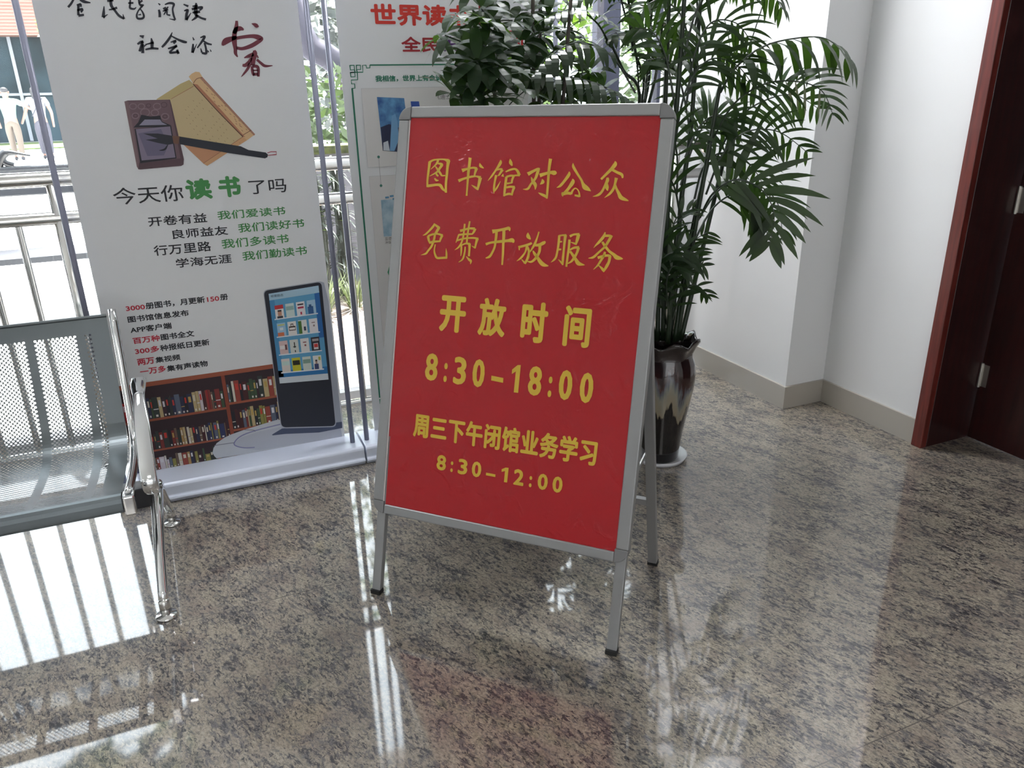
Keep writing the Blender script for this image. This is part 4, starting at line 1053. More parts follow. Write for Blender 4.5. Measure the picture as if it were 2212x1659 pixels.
M_paleblue = mat('pale_blue_picture', rgb(160, 190, 210), .5); add_noise_color(M_paleblue, rgb(146, 178, 200), rgb(190, 210, 222), 30, 4)
pr = Print(BP)
pr.poly([(814, 209.5), (873, 212), (887, 330), (827, 325.6)], M_bluepic, .0007)
pr.poly([(822, 275), (840, 268), (862, 276), (884, 270), (887, 330), (827, 325.6)], ink(46, 52, 84), .0009)
pr.poly([(846, 250), (854, 246), (858, 262), (862, 300), (852, 326), (842, 326)], ink(120, 168, 210), .0010)
pr.poly([(828, 308), (838, 304), (842, 326), (828, 325)], ink(206, 212, 222), .0010)
pr.done('blue_picture', ban2); pr = Print(BP)
pr.poly([(887, 219), (905, 219), (921, 340), (900, 338)], ink(60, 92, 176), .0007)
pr.done('blue_strip_picture', ban2); pr = Print(BP)
pr.poly([(822.6, 432), (880, 428), (886, 508), (829, 511)], M_paleblue, .0007)
for px, py in ((836, 427), (846, 424), (852, 430)): pr.stroke([(px - 4, py, 4), (px + 4, py - 1, 4)], ink(96, 150, 190), .0009)
pr.done('pale_blue_picture', ban2); pr = Print(BP)
pr.poly([(841, 575), (844, 588), (840, 596), (837, 588)], ink(40, 140, 96), .0007)
pr.done('green_leaf_picture', ban2)
#@@SIGN
# ------------------------------------------------------------------ the A-frame sign
SU = Vector((.697, -.717, 0)).normalized()
BL = Vector((.399, 2.144, .266)); TLp = Vector((.649, 2.378, 1.470))
SV = (TLp - BL); SV = (SV - SU * SV.dot(SU)).normalized()
SP = Plane(BL, SU, SV)
cTL, cTR, cBR, cBL = SP.uv(866, 225.5), SP.uv(1463, 226), SP.uv(1351.5, 1224.5), SP.uv(802.5, 1100.3)
iTL, iTR, iBR, iBL = SP.uv(884.7, 249.8), SP.uv(1430.5, 254), SP.uv(1325, 1196.5), SP.uv(825.3, 1084.6)
U0, U1 = (cTL[0] + cBL[0]) / 2, (cTR[0] + cBR[0]) / 2; V0, V1 = (cBL[1] + cBR[1]) / 2, (cTL[1] + cTR[1]) / 2
I0, I1 = (iTL[0] + iBL[0]) / 2, (iTR[0] + iBR[0]) / 2; J0, J1 = (iBL[1] + iBR[1]) / 2, (iTL[1] + iTR[1]) / 2
# the raised front edge stands a little proud: keep the visible outline
fwL, fwR, fwB, fwT = I0 - U0, U1 - I1, J0 - V0, V1 - J1
FW_ = (fwL + fwR + fwB + fwT) / 4
sign = thing('sign_stand', tuple(SP.pt((U0 + U1) / 2, V0, 0).xy) + (0,), 'silver framed A-frame stand with a red poster and yellow Chinese lettering', 'sign')
def pbox(mb, u0, v0, u1, v1, h0, h1, mt):
    vs = [SP.pt(u, v, h) for h in (h0, h1) for u, v in ((u0, v0), (u1, v0), (u1, v1), (u0, v1))]
    mb.add(vs, [(3, 2, 1, 0), (4, 5, 6, 7), (0, 1, 5, 4), (1, 2, 6, 5), (2, 3, 7, 6), (3, 0, 4, 7)], mt)
TH = .030
rc = FW_ * 1.18
for nm, (a, b, c, d) in (('frame_rail', (U0, V0 + rc, I0, V1 - rc)), ('frame_rail', (I1, V0 + rc, U1, V1 - rc)), ('frame_rail', (U0 + rc, J1, U1 - rc, V1)), ('frame_rail', (U0 + rc, V0, U1 - rc, J0))):
    m = MB(); pbox(m, a, b, c, d, -TH, 0, M_alu); bevel(m.build(nm, sign), .004, 3)
for sx, sy in ((0, 0), (1, 0), (1, 1), (0, 1)):
    cu = U0 + rc if sx == 0 else U1 - rc; cv_ = V0 + rc if sy == 0 else V1 - rc
    a0 = {(0, 0): 180, (1, 0): 270, (1, 1): 0, (0, 1): 90}[(sx, sy)]
    arcp = [(cu + rc * math.cos(math.radians(a0 + 90 * t / 10)), cv_ + rc * math.sin(math.radians(a0 + 90 * t / 10))) for t in range(11)]
    k = 0.22
    inner = [(cu + (1 if sx == 0 else -1) * 0, cv_)]
    poly = [(cu, cv_)] + arcp
    m = MB(); m.prism(None, [SP.pt(u, v, -TH - .001) for u, v in poly], [SP.pt(u, v, .0015) for u, v in poly], M_corner); bevel(m.build('corner_cap', sign), .0025, 2)
m = MB(); pbox(m, I0 - .012, J0 - .012, I1 + .012, J1 + .012, -.012, -.006, M_red); post = m.build('poster', sign)
m = MB(); pbox(m, I0 - .01, J0 - .01, I1 + .01, J1 + .01, -.024, -.0125, M_bback); m.build('back_board', sign)
m = MB(); gl = mat('clear_poster_edge', (.66, .60, .60), .2)
pbox(m, I0 - .001, J0, I0 + .0035, J1, -.006, -.0035, gl); m.build('cover_film_edge', sign)
# lettering
pr = Print(Plane(SP.pt(0, 0, -.006), SU, SV))
cA, cB_, cC, cD = (910, 330, 230 / 2212.), (1120, 330, 250 / 2212.), (900, 470, 230 / 2212.), (1110, 480, 250 / 2212.)
STR = {cA: [
    [(180, 185, 62), (165, 300, 52), (145, 450, 46), (130, 600, 42), (132, 715, 44)], [(178, 195, 50), (260, 152, 36), (380, 138, 32), (480, 140, 34), (560, 168, 72), (600, 165, 30)], [(568, 165, 78), (548, 300, 54), (535, 450, 52), (515, 650, 48), (515, 830, 46)], [(530, 815, 26), (450, 755, 50), (400, 680, 62), (330, 665, 52), (210, 680, 56), (132, 692, 58)],
    [(355, 155, 48), (310, 240, 36), (200, 345, 10)], [(345, 220, 30), (430, 245, 56), (395, 310, 50), (330, 400, 40), (175, 488, 10)], [(295, 280, 22), (345, 350, 44), (400, 430, 46), (430, 478, 36)], [(425, 478, 30), (500, 474, 26)], [(300, 405, 18), (325, 455, 40), (355, 490, 30)], [(278, 530, 26), (315, 572, 44), (365, 575, 10)],
    [(850, 372, 80), (950, 338, 46), (1080, 312, 42), (1150, 330, 58), (1170, 330, 40)], [(1150, 325, 66), (1120, 420, 42), (1105, 490, 34)], [(775, 585, 64), (900, 535, 46), (1050, 497, 46), (1150, 492, 34), (1235, 520, 70)], [(1230, 515, 76), (1200, 650, 56), (1170, 775, 36)], [(1172, 752, 52), (1110, 712, 40), (1042, 668, 6)], [(1018, 105, 62), (1002, 250, 56), (982, 400, 56), (970, 550, 46), (955, 750, 36), (944, 895, 38)], [(1218, 215, 10), (1235, 275, 58), (1300, 322, 16)],
    [(1650, 150, 16), (1645, 215, 62), (1560, 350, 40), (1470, 480, 38), (1385, 582, 10)], [(1560, 362, 30), (1640, 340, 38), (1682, 355, 60)], [(1690, 350, 56), (1630, 445, 40), (1598, 482, 22)], [(1560, 465, 54), (1530, 600, 40), (1512, 740, 42), (1512, 848, 12)], [(1518, 800, 36), (1580, 718, 34), (1648, 590, 6)], [(1848, 130, 14), (1860, 205, 72), (1892, 272, 24)], [(1702, 438, 12), (1690, 495, 62)], [(1755, 398, 26), (1850, 355, 42), (1950, 338, 42), (2005, 385, 54), (2040, 470, 62)], [(2050, 478, 30), (1985, 470, 36), (1900, 480, 32)], [(1772, 500, 52), (1752, 650, 50), (1735, 800, 48), (1722, 905, 34)], [(1770, 502, 44), (1860, 476, 42), (1935, 482, 40)], [(1925, 480, 46), (1892, 560, 44), (1880, 632, 40)], [(1890, 625, 26), (1780, 640, 38)], [(1770, 722, 42), (1860, 706, 42), (1945, 715, 52)], [(1935, 712, 54), (1902, 800, 46), (1882, 888, 36)], [(1730, 880, 40), (1820, 856, 46), (1888, 868, 40)]],
  cB_: [
    [(180, 410, 72), (280, 355, 52), (370, 312, 48), (408, 315, 40)], [(390, 305, 50), (360, 400, 56), (320, 500, 46), (240, 600, 40), (180, 690, 44), (85, 698, 6)], [(245, 465, 16), (280, 550, 62), (325, 620, 62), (322, 705, 12)], [(408, 435, 74), (520, 400, 56), (620, 378, 62), (690, 388, 90), (718, 412, 44)], [(614, 115, 62), (590, 280, 52), (575, 450, 50), (565, 600, 45), (550, 780, 42), (545, 878, 28)], [(552, 850, 52), (490, 818, 52), (430, 790, 40), (380, 762, 6)], [(455, 505, 16), (465, 560, 66), (415, 605, 10)],
    [(970, 362, 18), (965, 420, 58), (880, 540, 52), (800, 632, 48), (730, 668, 8)], [(1046, 200, 12), (1052, 270, 52), (1120, 390, 46), (1200, 515, 42), (1232, 590, 56), (1270, 655, 96), (1330, 695, 70), (1385, 735, 8)], [(1035, 500, 18), (1040, 560, 74), (960, 680, 56), (890, 765, 60)], [(840, 760, 30), (842, 800, 40), (850, 838, 12)], [(835, 790, 66), (930, 770, 58), (1010, 782, 50)], [(1005, 790, 46), (1040, 720, 34), (1085, 680, 22), (1130, 702, 20), (1160, 760, 28), (1168, 845, 38)], [(1168, 832, 46), (1075, 812, 34)],
    [(1848, 162, 16), (1850, 220, 74), (1780, 310, 62), (1690, 400, 50), (1580, 508, 42)], [(1785, 318, 50), (1880, 372, 50), (1975, 418, 56), (1990, 485, 30)], [(1702, 475, 44), (1702, 530, 62), (1650, 640, 46), (1590, 750, 46), (1520, 810, 44), (1420, 838, 6)], [(1690, 580, 36), (1692, 660, 72), (1705, 728, 14)], [(1872, 480, 64), (1850, 580, 46), (1820, 680, 50), (1750, 780, 46), (1645, 860, 8)], [(1848, 620, 44), (1880, 700, 46), (1920, 780, 62), (1960, 855, 80), (2050, 898, 50), (2105, 918, 12)]],
  cC: [
    [(370, 118, 14), (350, 180, 46), (260, 280, 40), (190, 345, 36), (130, 372, 6)], [(365, 135, 34), (440, 190, 50), (485, 215, 36)], [(470, 205, 56), (420, 290, 56), (385, 350, 44)], [(240, 385, 54), (255, 470, 46), (282, 540, 32)], [(235, 388, 40), (330, 350, 42), (440, 340, 36), (545, 372, 48)], [(535, 368, 50), (500, 445, 42), (480, 508, 28)], [(268, 522, 52), (360, 502, 46), (485, 492, 34)], [(388, 325, 40), (372, 420, 46), (350, 500, 46), (310, 600, 44), (240, 690, 40), (190, 750, 40), (90, 778, 6)], [(392, 556, 28), (370, 680, 30), (390, 780, 42), (430, 838, 46), (520, 838, 46), (632, 832, 50)], [(622, 850, 36), (622, 740, 36), (614, 640, 6)],
    [(1002, 130, 36), (986, 280, 36), (966, 420, 36), (930, 530, 36), (870, 620, 34), (792, 674, 6)], [(1106, 76, 36), (1085, 200, 36), (1062, 350, 36), (1046, 500, 36), (1042, 548, 34)], [(905, 278, 56), (1000, 250, 42), (1100, 226, 42), (1215, 230, 50)], [(1215, 228, 60), (1195, 290, 46), (1150, 352, 28)], [(878, 360, 42), (1000, 346, 36), (1155, 342, 34)], [(882, 352, 36), (850, 440, 32), (818, 522, 14)], [(840, 478, 34), (960, 442, 36), (1080, 426, 36), (1190, 424, 40), (1285, 440, 40)], [(1265, 436, 62), (1240, 520, 46), (1212, 642, 32)], [(1215, 628, 42), (1142, 588, 8)], [(932, 560, 34), (930, 700, 34), (920, 800, 12)], [(925, 580, 26), (1020, 540, 34), (1110, 550, 50)], [(1100, 540, 60), (1100, 650, 44), (1088, 805, 42)], [(1012, 605, 26), (1000, 720, 34), (960, 860, 36), (875, 928, 12)], [(1030, 805, 10), (1095, 875, 52), (1130, 905, 46), (1120, 970, 8)],
    [(1575, 292, 84), (1700, 266, 56), (1850, 236, 60), (1920, 222, 66), (1935, 282, 18)], [(1438, 555, 54), (1550, 520, 46), (1750, 497, 56), (1900, 480, 60), (1990, 476, 92), (2015, 525, 26)], [(1662, 270, 60), (1656, 380, 54), (1640, 500, 48), (1620, 620, 44), (1560, 750, 46), (1510, 815, 50), (1436, 842, 20)], [(1816, 250, 60), (1812, 400, 60), (1802, 550, 50), (1795, 750, 46), (1778, 985, 34)]],
  cD: [
    [(272, 200, 12), (275, 270, 74), (322, 328, 20)], [(88, 480, 48), (200, 450, 42), (300, 420, 46), (345, 396, 40)], [(105, 470, 34), (106, 535, 20)], [(255, 445, 50), (220, 570, 32), (140, 680, 40), (55, 744, 8)], [(262, 475, 44), (290, 560, 42), (270, 680, 50), (210, 795, 40)], [(215, 782, 42), (150, 710, 14)], [(482, 182, 26), (450, 290, 30), (400, 420, 46), (330, 540, 30), (288, 594, 18)], [(408, 442, 44), (500, 430, 60), (580, 388, 62), (592, 360, 18)], [(500, 440, 56), (490, 560, 50), (440, 660, 50), (380, 730, 46), (320, 760, 34), (255, 744, 14)], [(366, 545, 20), (400, 605, 52), (450, 670, 54), (510, 760, 76), (570, 812, 74), (662, 836, 16)],
    [(870, 255, 46), (860, 380, 46), (840, 520, 40), (810, 660, 40), (770, 720, 36), (710, 768, 6)], [(862, 262, 36), (930, 250, 32), (1005, 248, 40)], [(988, 245, 58), (970, 400, 46), (955, 550, 40), (940, 700, 46), (935, 822, 26)], [(937, 800, 42), (890, 750, 30), (850, 712, 8)], [(858, 380, 32), (925, 370, 24)], [(842, 522, 42), (908, 520, 30)], [(1072, 272, 50), (1150, 235, 38), (1255, 232, 50)], [(1240, 230, 66), (1215, 330, 60), (1185, 432, 30)], [(1188, 415, 42), (1090, 382, 10)], [(1066, 332, 46), (1052, 500, 44), (1030, 650, 42), (1004, 852, 38)], [(1070, 532, 28), (1150, 490, 42), (1250, 480, 50)], [(1238, 482, 60), (1210, 580, 46), (1160, 670, 50), (1100, 750, 40), (1025, 794, 16)], [(1075, 555, 44), (1130, 630, 52), (1190, 720, 62), (1240, 790, 78), (1355, 818, 12)],
    [(1748, 190, 20), (1720, 270, 54), (1640, 370, 52), (1570, 440, 30), (1526, 494, 6)], [(1730, 262, 46), (1830, 260, 46), (1885, 282, 40)], [(1860, 275, 54), (1800, 380, 50), (1740, 470, 44), (1620, 580, 40), (1520, 670, 46), (1425, 688, 8)], [(1690, 375, 44), (1740, 450, 52), (1820, 550, 50), (1910, 620, 62), (1965, 672, 84), (2040, 692, 54), (2085, 702, 14)], [(1604, 682, 54), (1700, 650, 46), (1800, 636, 46), (1855, 650, 40)], [(1838, 640, 58), (1820, 750, 50), (1770, 850, 56), (1712, 952, 24)], [(1718, 920, 62), (1660, 860, 34), (1614, 820, 14)], [(1745, 565, 40), (1720, 640, 50), (1660, 740, 42), (1600, 830, 34), (1522, 905, 8)]]}
for cr_, lst in STR.items():
    pr = Print(pr.pl)
    for st in lst: pr.stroke(st, M_yel, .0008, cr_, True, 5)
    pr.done('brush_lettering', sign)
pr = Print(pr.pl, sign)
c1 = (920, 620, 380 / 2212.); c2 = (780, 700, 700 / 2151.); c3 = (880, 880, 430 / 2212.)
def TT(t, a, b, c, crop, off, sp=1.0): pr.text(t, Print.cv(a, crop), Print.cv(b, crop), Print.cv(c, crop), M_yel, .0008, off, sp)
TT('开', (160, 553), (485, 589), (195, 98), c1, .032); TT('放', (645, 600), (985, 640), (690, 128), c1, .030); TT('时', (1178, 678), (1505, 722), (1213, 172), c1, .030); TT('间', (1712, 735), (2045, 778), (1760, 226), c1, .028)
def run(chars, xs, ws, base, top, crop, off, lean):
    """digits one by one: xs = centre, ws = width, base/top = (y at x0, slope, x0)"""
    for ch, x, w in zip(chars, xs, ws):
        yb = base[0] + base[1] * (x - base[2]); yt = top[0] + top[1] * (x - top[2])
        if ch == '–': yb, yt = yb - (yb - yt) * .30, yb - (yb - yt) * .50
        if ch == ':': yb, yt = yb - (yb - yt) * .02, yb - (yb - yt) * .72
        L_ = lean * (yb - yt)
        pr.text(ch, Print.cv((x - w / 2 - L_ / 2, yb - base[1] * w / 2), crop), Print.cv((x + w / 2 - L_ / 2, yb + base[1] * w / 2), crop), Print.cv((x - w / 2 + L_ / 2, yt - top[1] * w / 2), crop), M_yel, .0008, off, 1.0, pr.mb)
def dash(x0, y0, x1, y1, th, crop):
    pr.poly([(x0, y0), (x1, y1), (x1 - 2, y1 + th), (x0 - 2, y0 + th)], M_yel, .0008, crop)
run('8:30', (470, 562, 658, 781), (82, 22, 84, 80), (376, .140, 470), (195, .124, 470), c2, .026, .085)
dash(866, 342, 945, 358, 32, c2)
run('8:00', (1156, 1255, 1358, 1497), (88, 24, 88, 88), (376, .145, 470), (195, .124, 470), c2, .026, .095)
pr.poly([(1003, 302), (1040, 272), (1061, 272), (1043, 457), (1014, 453), (1028, 314), (1001, 332)], M_yel, .0008, c2)
pr.done('lettering', sign); pr = Print(pr.pl, sign)
TT('周三下午闭馆业务学习', (62, 310), (2092, 672), (100, 55), c3, .030, 1.10)
run('8:30', (380, 495, 617, 770), (104, 28, 104, 104), (700, .192, 380), (530, .185, 380), c3, .03, .08)
run('2:00', (1240, 1370, 1506, 1670), (112, 30, 110, 110), (700, .192, 380), (530, .185, 380), c3, .03, .10)
pr.poly([(1050, 686), (1094, 668), (1126, 672), (1109, 835), (1074, 829), (1086, 706), (1048, 716)], M_yel, .0008, c3)
dash(876, 724, 980, 744, 30, c3)
pr.done('lettering', sign)
# legs
ufl = SP.uv(809.5, 1283)[0]; ufr = SP.uv(1317.5, 1424)[0]
vfl = -BL.z / SV.z
for u in (ufl, ufr):
    m = MB(); pbox(m, u - .0150, vfl + .012, u + .0150, V0 + .25, -.027, -.006, M_alu); lg = m.build('front_leg', sign); bevel(lg, .002)
    m = MB(); A_ = SP.pt(u, vfl, -.016); A_.z = .007
    m.box((-.0165, -.013, -.007), (.0165, .013, .007), M_rubber, Matrix(((SU.x, -SU.y, 0), (SU.y, SU.x, 0), (0, 0, 1))), A_); m.build('rubber_foot', lg)
uh, vh = SP.uv(1403, 706); foot = Vector((1.269, 1.844, 0))
hR = SP.pt(U1 - .020, vh, -.034); hL = SP.pt(U0 + .020, vh, -.034); footL = foot + SU * (U0 + .02 - (U1 - .02))
for h_, f_ in ((hR, foot), (hL, footL)):
    m = MB(); f2 = f_ + (h_ - f_).normalized() * .012
    m.bar(f2, h_, .030, .022, M_alu, up=SU.cross(Vector((0, 0, 1)))); lg = m.build('rear_leg', sign); bevel(lg, .002)
    m = MB(); m.box((-.0165, -.013, 0), (.0165, .013, .014), M_rubber, Matrix(((SU.x, -SU.y, 0), (SU.y, SU.x, 0), (0, 0, 1))), f_); m.build('rubber_foot', lg)
m = MB(); m.bar(foot.lerp(hR, .30), footL.lerp(hL, .30), .02, .02, M_alu); m.build('rear_crossbar', sign)
for h_, f_, u in ((hR, foot, U1 - .035), (hL, footL, U0 + .035)):
    m = MB(); m.bar(f_.lerp(h_, .52) - SU * (.012 if u > .4 else -.012), SP.pt(u, V0 + .18, -.034), .004, .014, M_alu); m.build('stay', sign)

# ------------------------------------------------------------------ potted palm
PC = Vector((1.735, 2.515, 0))
sa = MB(); sa.lathe([(0, .006), (.098, .006), (.112, .022), (.118, .022), (.105, 0), (0, 0)], PC, M_saucer, 40)
sau = sa.build('pot_saucer', None, True, PC); tag(sau, 'white saucer under the glazed palm pot on the granite floor', 'saucer')
palm = thing('potted_palm', tuple(PC + Vector((0, 0, .0065))), 'tall palm in a brown drip-glazed pot on a white saucer', 'plant')
def wav(r, z, t):
    zz = z - .0065
    k = max(0, (zz - .44) / .10)
    return (r * (1 + .050 * k * math.sin(7 * t + .6) ), z + .012 * k * math.sin(7 * t + 2.0))
z_ = .0065
m = MB(); m.lathe([(0, z_), (.074, z_), (.080, z_ + .01), (.083, z_ + .05), (.092, z_ + .13), (.112, z_ + .24), (.127, z_ + .33), (.130, z_ + .39), (.124, z_ + .435), (.113, z_ + .462), (.112, z_ + .480), (.124, z_ + .512), (.136, z_ + .530), (.134, z_ + .540), (.122, z_ + .528), (.106, z_ + .50), (.104, z_ + .44), (.106, z_ + .40)], PC, M_pot, 56, wav)
pot = m.build('pot', palm, True)
m = MB(); m.lathe([(0, .425), (.05, .428), (.107, .415)], PC, M_soil, 24); m.build('soil', palm, True)
RP = random.Random(21)
def V3(p): return atY(*p)
def frond(parent, pts, t0=.3, nl=20, L_=.17, w=.028, droop=1.2, mt=None, rr=.0045, seed=0, lift=.15, spread=.85, world=False, face=0.0):
    r = random.Random(seed * 7 + 3)
    P = [Vector(p) if world else V3(p) for p in pts]
    C = [Vector(q) for q in catmull([tuple(p) for p in P], 8)]; n = len(C)
    m = MB(); m.tube(C, [rr * (1 - .75 * i / (n - 1)) for i in range(n)], M_palmstem, 6)
    for i in range(nl):
        t = t0 + (1 - t0) * (i + .5) / nl
        f = t * (n - 1); a = int(f); p = C[a].lerp(C[min(a + 1, n - 1)], f - a)
        d = (C[min(a + 1, n - 1)] - C[max(a - 1, 0)]).normalized()
        s = d.cross(Vector((0, 0, 1))); s = s.normalized() if s.length > .05 else Vector((1, 0, 0))
        if face:
            sv = d.cross((CAM - p).normalized()).normalized()
            if sv.dot(s) < 0: sv = -sv
            s = (s * (1 - face) + sv * face).normalized()
        up = s.cross(d).normalized()
        q = (t - t0) / (1 - t0); ll = L_ * (.62 + .5 * math.sin(math.pi * min(1, q * .85 + .12))) * (1 - .35 * q ** 3)
        for sg in (-1, 1):
            dd = d * (.45 + .5 * q) + s * sg * spread + up * lift + Vector((r.uniform(-.12, .12), r.uniform(-.12, .12), r.uniform(-.12, .12)))
            blade(m, p, dd, ll * r.uniform(.85, 1.1), w * r.uniform(.8, 1.1), mt or M_palm, droop * r.uniform(.8, 1.25), 7, updir=(0, 0, 1) if not face else tuple((CAM - p).normalized() * face + Vector((0, 0, 1 - face))))
    return m.build('frond', parent)
def cane(parent, pts, r0=.011, r1=.007):
    P = catmull([tuple(V3(p)) if p[1] > -5000 else p for p in pts], 6); n = len(P)
    m = MB(); m.tube(P, [r0 + (r1 - r0) * i / (n - 1) for i in range(n)], M_palmstem, 8); return m.build('cane', parent, True)
y0 = 2.51
for c in ([(1432, 735, 2.51), (1440, 480, 2.50), (1460, 250, 2.50), (1478, 0, 2.5), (1488, -220, 2.5)], [(1450, 740, 2.53), (1470, 450, 2.55), (1490, 300, 2.56), (1502, 150, 2.56), (1518, -60, 2.56)], [(1462, 735, 2.50), (1500, 500, 2.47), (1530, 330, 2.46), (1556, 180, 2.46)],
          [(1420, 735, 2.53), (1426, 500, 2.56), (1438, 200, 2.6), (1446, -20, 2.62)], [(1470, 735, 2.54), (1512, 560, 2.56), (1555, 380, 2.58), (1590, 240, 2.6)], [(1410, 735, 2.50), (1405, 560, 2.48), (1408, 420, 2.46)], [(1442, 742, 2.47), (1452, 600, 2.44), (1462, 500, 2.42)], [(1456, 738, 2.50), (1484, 560, 2.50), (1510, 430, 2.50), (1530, 350, 2.5)]):
    cane(palm, c)
FR = [([(1556, 200, 2.46), (1586, 150, 2.42), (1640, 105, 2.38), (1710, 84, 2.34), (1785, 84, 2.30), (1838, 132, 2.27)], .22, 10, .20, .034, 2.4, -.1),
      ([(1540, 300, 2.46), (1585, 225, 2.42), (1650, 182, 2.40), (1720, 176, 2.38), (1775, 196, 2.36), (1800, 250, 2.35)], .25, 15, .15, .024, 1.6, .1),
      ([(1540, 360, 2.5), (1590, 262, 2.52), (1650, 218, 2.54), (1715, 205, 2.56), (1770, 236, 2.56)], .25, 16, .16, .024, 1.4, .1),
      ([(1525, 420, 2.5), (1560, 335, 2.46), (1610, 286, 2.42), (1680, 284, 2.38), (1745, 330, 2.35)], .25, 16, .15, .022, 1.3, .15),
      ([(1512, 470, 2.5), (1540, 418, 2.45), (1590, 388, 2.40), (1645, 410, 2.36), (1672, 462, 2.33), (1662, 530, 2.31)], .24, 17, .20, .030, 1.0, .0),
      ([(1505, 480, 2.53), (1560, 405, 2.55), (1630, 398, 2.57), (1680, 440, 2.58), (1690, 520, 2.58)], .25, 16, .17, .026, 1.3, .0),
      ([(1500, 520, 2.5), (1540, 450, 2.5), (1590, 420, 2.5), (1640, 450, 2.5), (1660, 520, 2.5)], .3, 13, .15, .024, 1.5, .0),
      ([(1482, 230, 2.5), (1500, 120, 2.48), (1535, 50, 2.46), (1590, 50, 2.44), (1625, 95, 2.42)], .2, 16, .15, .020, 1.4, .1),
      ([(1478, 120, 2.5), (1510, 10, 2.48), (1570, -50, 2.45), (1650, -35, 2.42), (1690, 20, 2.41)], .3, 14, .15, .026, 1.8, -.1),
      ([(1495, 160, 2.56), (1475, 40, 2.6), (1420, 0, 2.63), (1370, 40, 2.66)], .25, 14, .15, .022, 1.5, .1),
      ([(1500, 60, 2.56), (1530, -40, 2.56), (1590, -60, 2.58), (1620, -10, 2.6)], .2, 14, .16, .024, 1.6, .1),
      ([(1488, -60, 2.5), (1470, -120, 2.5), (1420, -120, 2.5), (1380, -60, 2.5)], .2, 14, .16, .026, 1.6, .1),
      ([(1450, 640, 2.46), (1456, 590, 2.42), (1480, 560, 2.39), (1522, 575, 2.36)], .15, 10, .11, .022, 1.0, .2),
      ([(1452, 690, 2.46), (1470, 640, 2.42), (1500, 615, 2.39), (1530, 640, 2.37)], .15, 9, .10, .020, 1.0, .2),
      ([(1440, 620, 2.46), (1430, 540, 2.42), (1405, 510, 2.4), (1370, 530, 2.38)], .1, 12, .12, .024, 1.1, .3),
      ([(1440, 600, 2.5), (1450, 520, 2.5), (1462, 470, 2.5), (1500, 450, 2.5)], .1, 12, .12, .022, 1.0, .3),
      ([(1440, 700, 2.5), (1425, 620, 2.46), (1412, 580, 2.44), (1390, 560, 2.42)], .1, 12, .11, .022, 1.0, .3),
      ([(1462, 420, 2.52), (1462, 330, 2.5), (1440, 270, 2.48), (1400, 280, 2.46)], .2, 14, .14, .022, 1.2, .1),
      ([(1470, 400, 2.55), (1500, 310, 2.56), (1540, 250, 2.56), (1590, 260, 2.56)], .25, 14, .15, .022, 1.3, .1),
      ([(1455, 330, 2.5), (1480, 200, 2.48), (1530, 130, 2.46), (1590, 140, 2.44), (1630, 190, 2.42)], .25, 15, .16, .024, 1.5, .0),
      ([(1462, 260, 2.5), (1440, 130, 2.52), (1410, 70, 2.54), (1370, 60, 2.56)], .25, 13, .14, .024, 1.4, .1),
      ([(1490, 280, 2.56), (1470, 180, 2.58), (1440, 130, 2.6), (1395, 130, 2.62)], .2, 14, .15, .024, 1.4, .1),
      ([(1480, 340, 2.52), (1510, 275, 2.5), (1550, 250, 2.48), (1600, 285, 2.46)], .2, 13, .14, .026, 1.5, .0),
      ([(1500, 430, 2.5), (1520, 360, 2.5), (1560, 330, 2.5), (1615, 350, 2.5), (1650, 400, 2.5)], .25, 15, .16, .024, 1.3, .1),
      ([(1470, 470, 2.46), (1455, 400, 2.44), (1430, 385, 2.42), (1400, 420, 2.4)], .2, 12, .13, .024, 1.2, .1),
      ([(1510, 60, 2.56), (1500, -30, 2.54), (1470, -60, 2.52), (1430, -20, 2.5)], .1, 13, .16, .026, 1.6, .0),
      ([(1490, 200, 2.5), (1515, 110, 2.5), (1550, 95, 2.5), (1590, 130, 2.5)], .15, 13, .14, .024, 1.4, .1),
      ([(1445, 680, 2.44), (1440, 610, 2.41), (1455, 575, 2.39), (1490, 590, 2.37)], .1, 11, .11, .022, .9, .2),
      ([(1430, 660, 2.46), (1420, 600, 2.44), (1430, 560, 2.42), (1470, 540, 2.4), (1510, 550, 2.39)], .1, 13, .12, .022, .9, .2),
      ([(1455, 660, 2.5), (1470, 590, 2.5), (1490, 530, 2.5), (1530, 500, 2.5)], .15, 12, .12, .022, 1.0, .2)]
FACE = {0: 0, 1: .5, 2: .8, 3: .7, 4: .9, 5: .6, 6: .8, 7: .6, 8: .2, 9: .6, 10: .5, 11: .4, 12: .6, 13: .6, 14: .6, 15: .5, 16: .5}
for k, (pts, t0, nl, L_, w, dr_, lf) in enumerate(FR):
    fc = FACE.get(k, .65); frond(palm, pts, t0, max(8, int(nl * .8)), L_ * (1.12 if k in (0, 4) else .98), w * (.95 if k in (0, 4) else .74), dr_ * (.55 if fc > .3 else 1), seed=k, lift=lf, face=fc)
m = MB(); m.tube([atY(1606, 140, 2.55), atY(1650, 5, 2.5), atY(1668, -60, 2.48)], .0022, M_palmstem, 6); m.build('bare_stalk', palm)
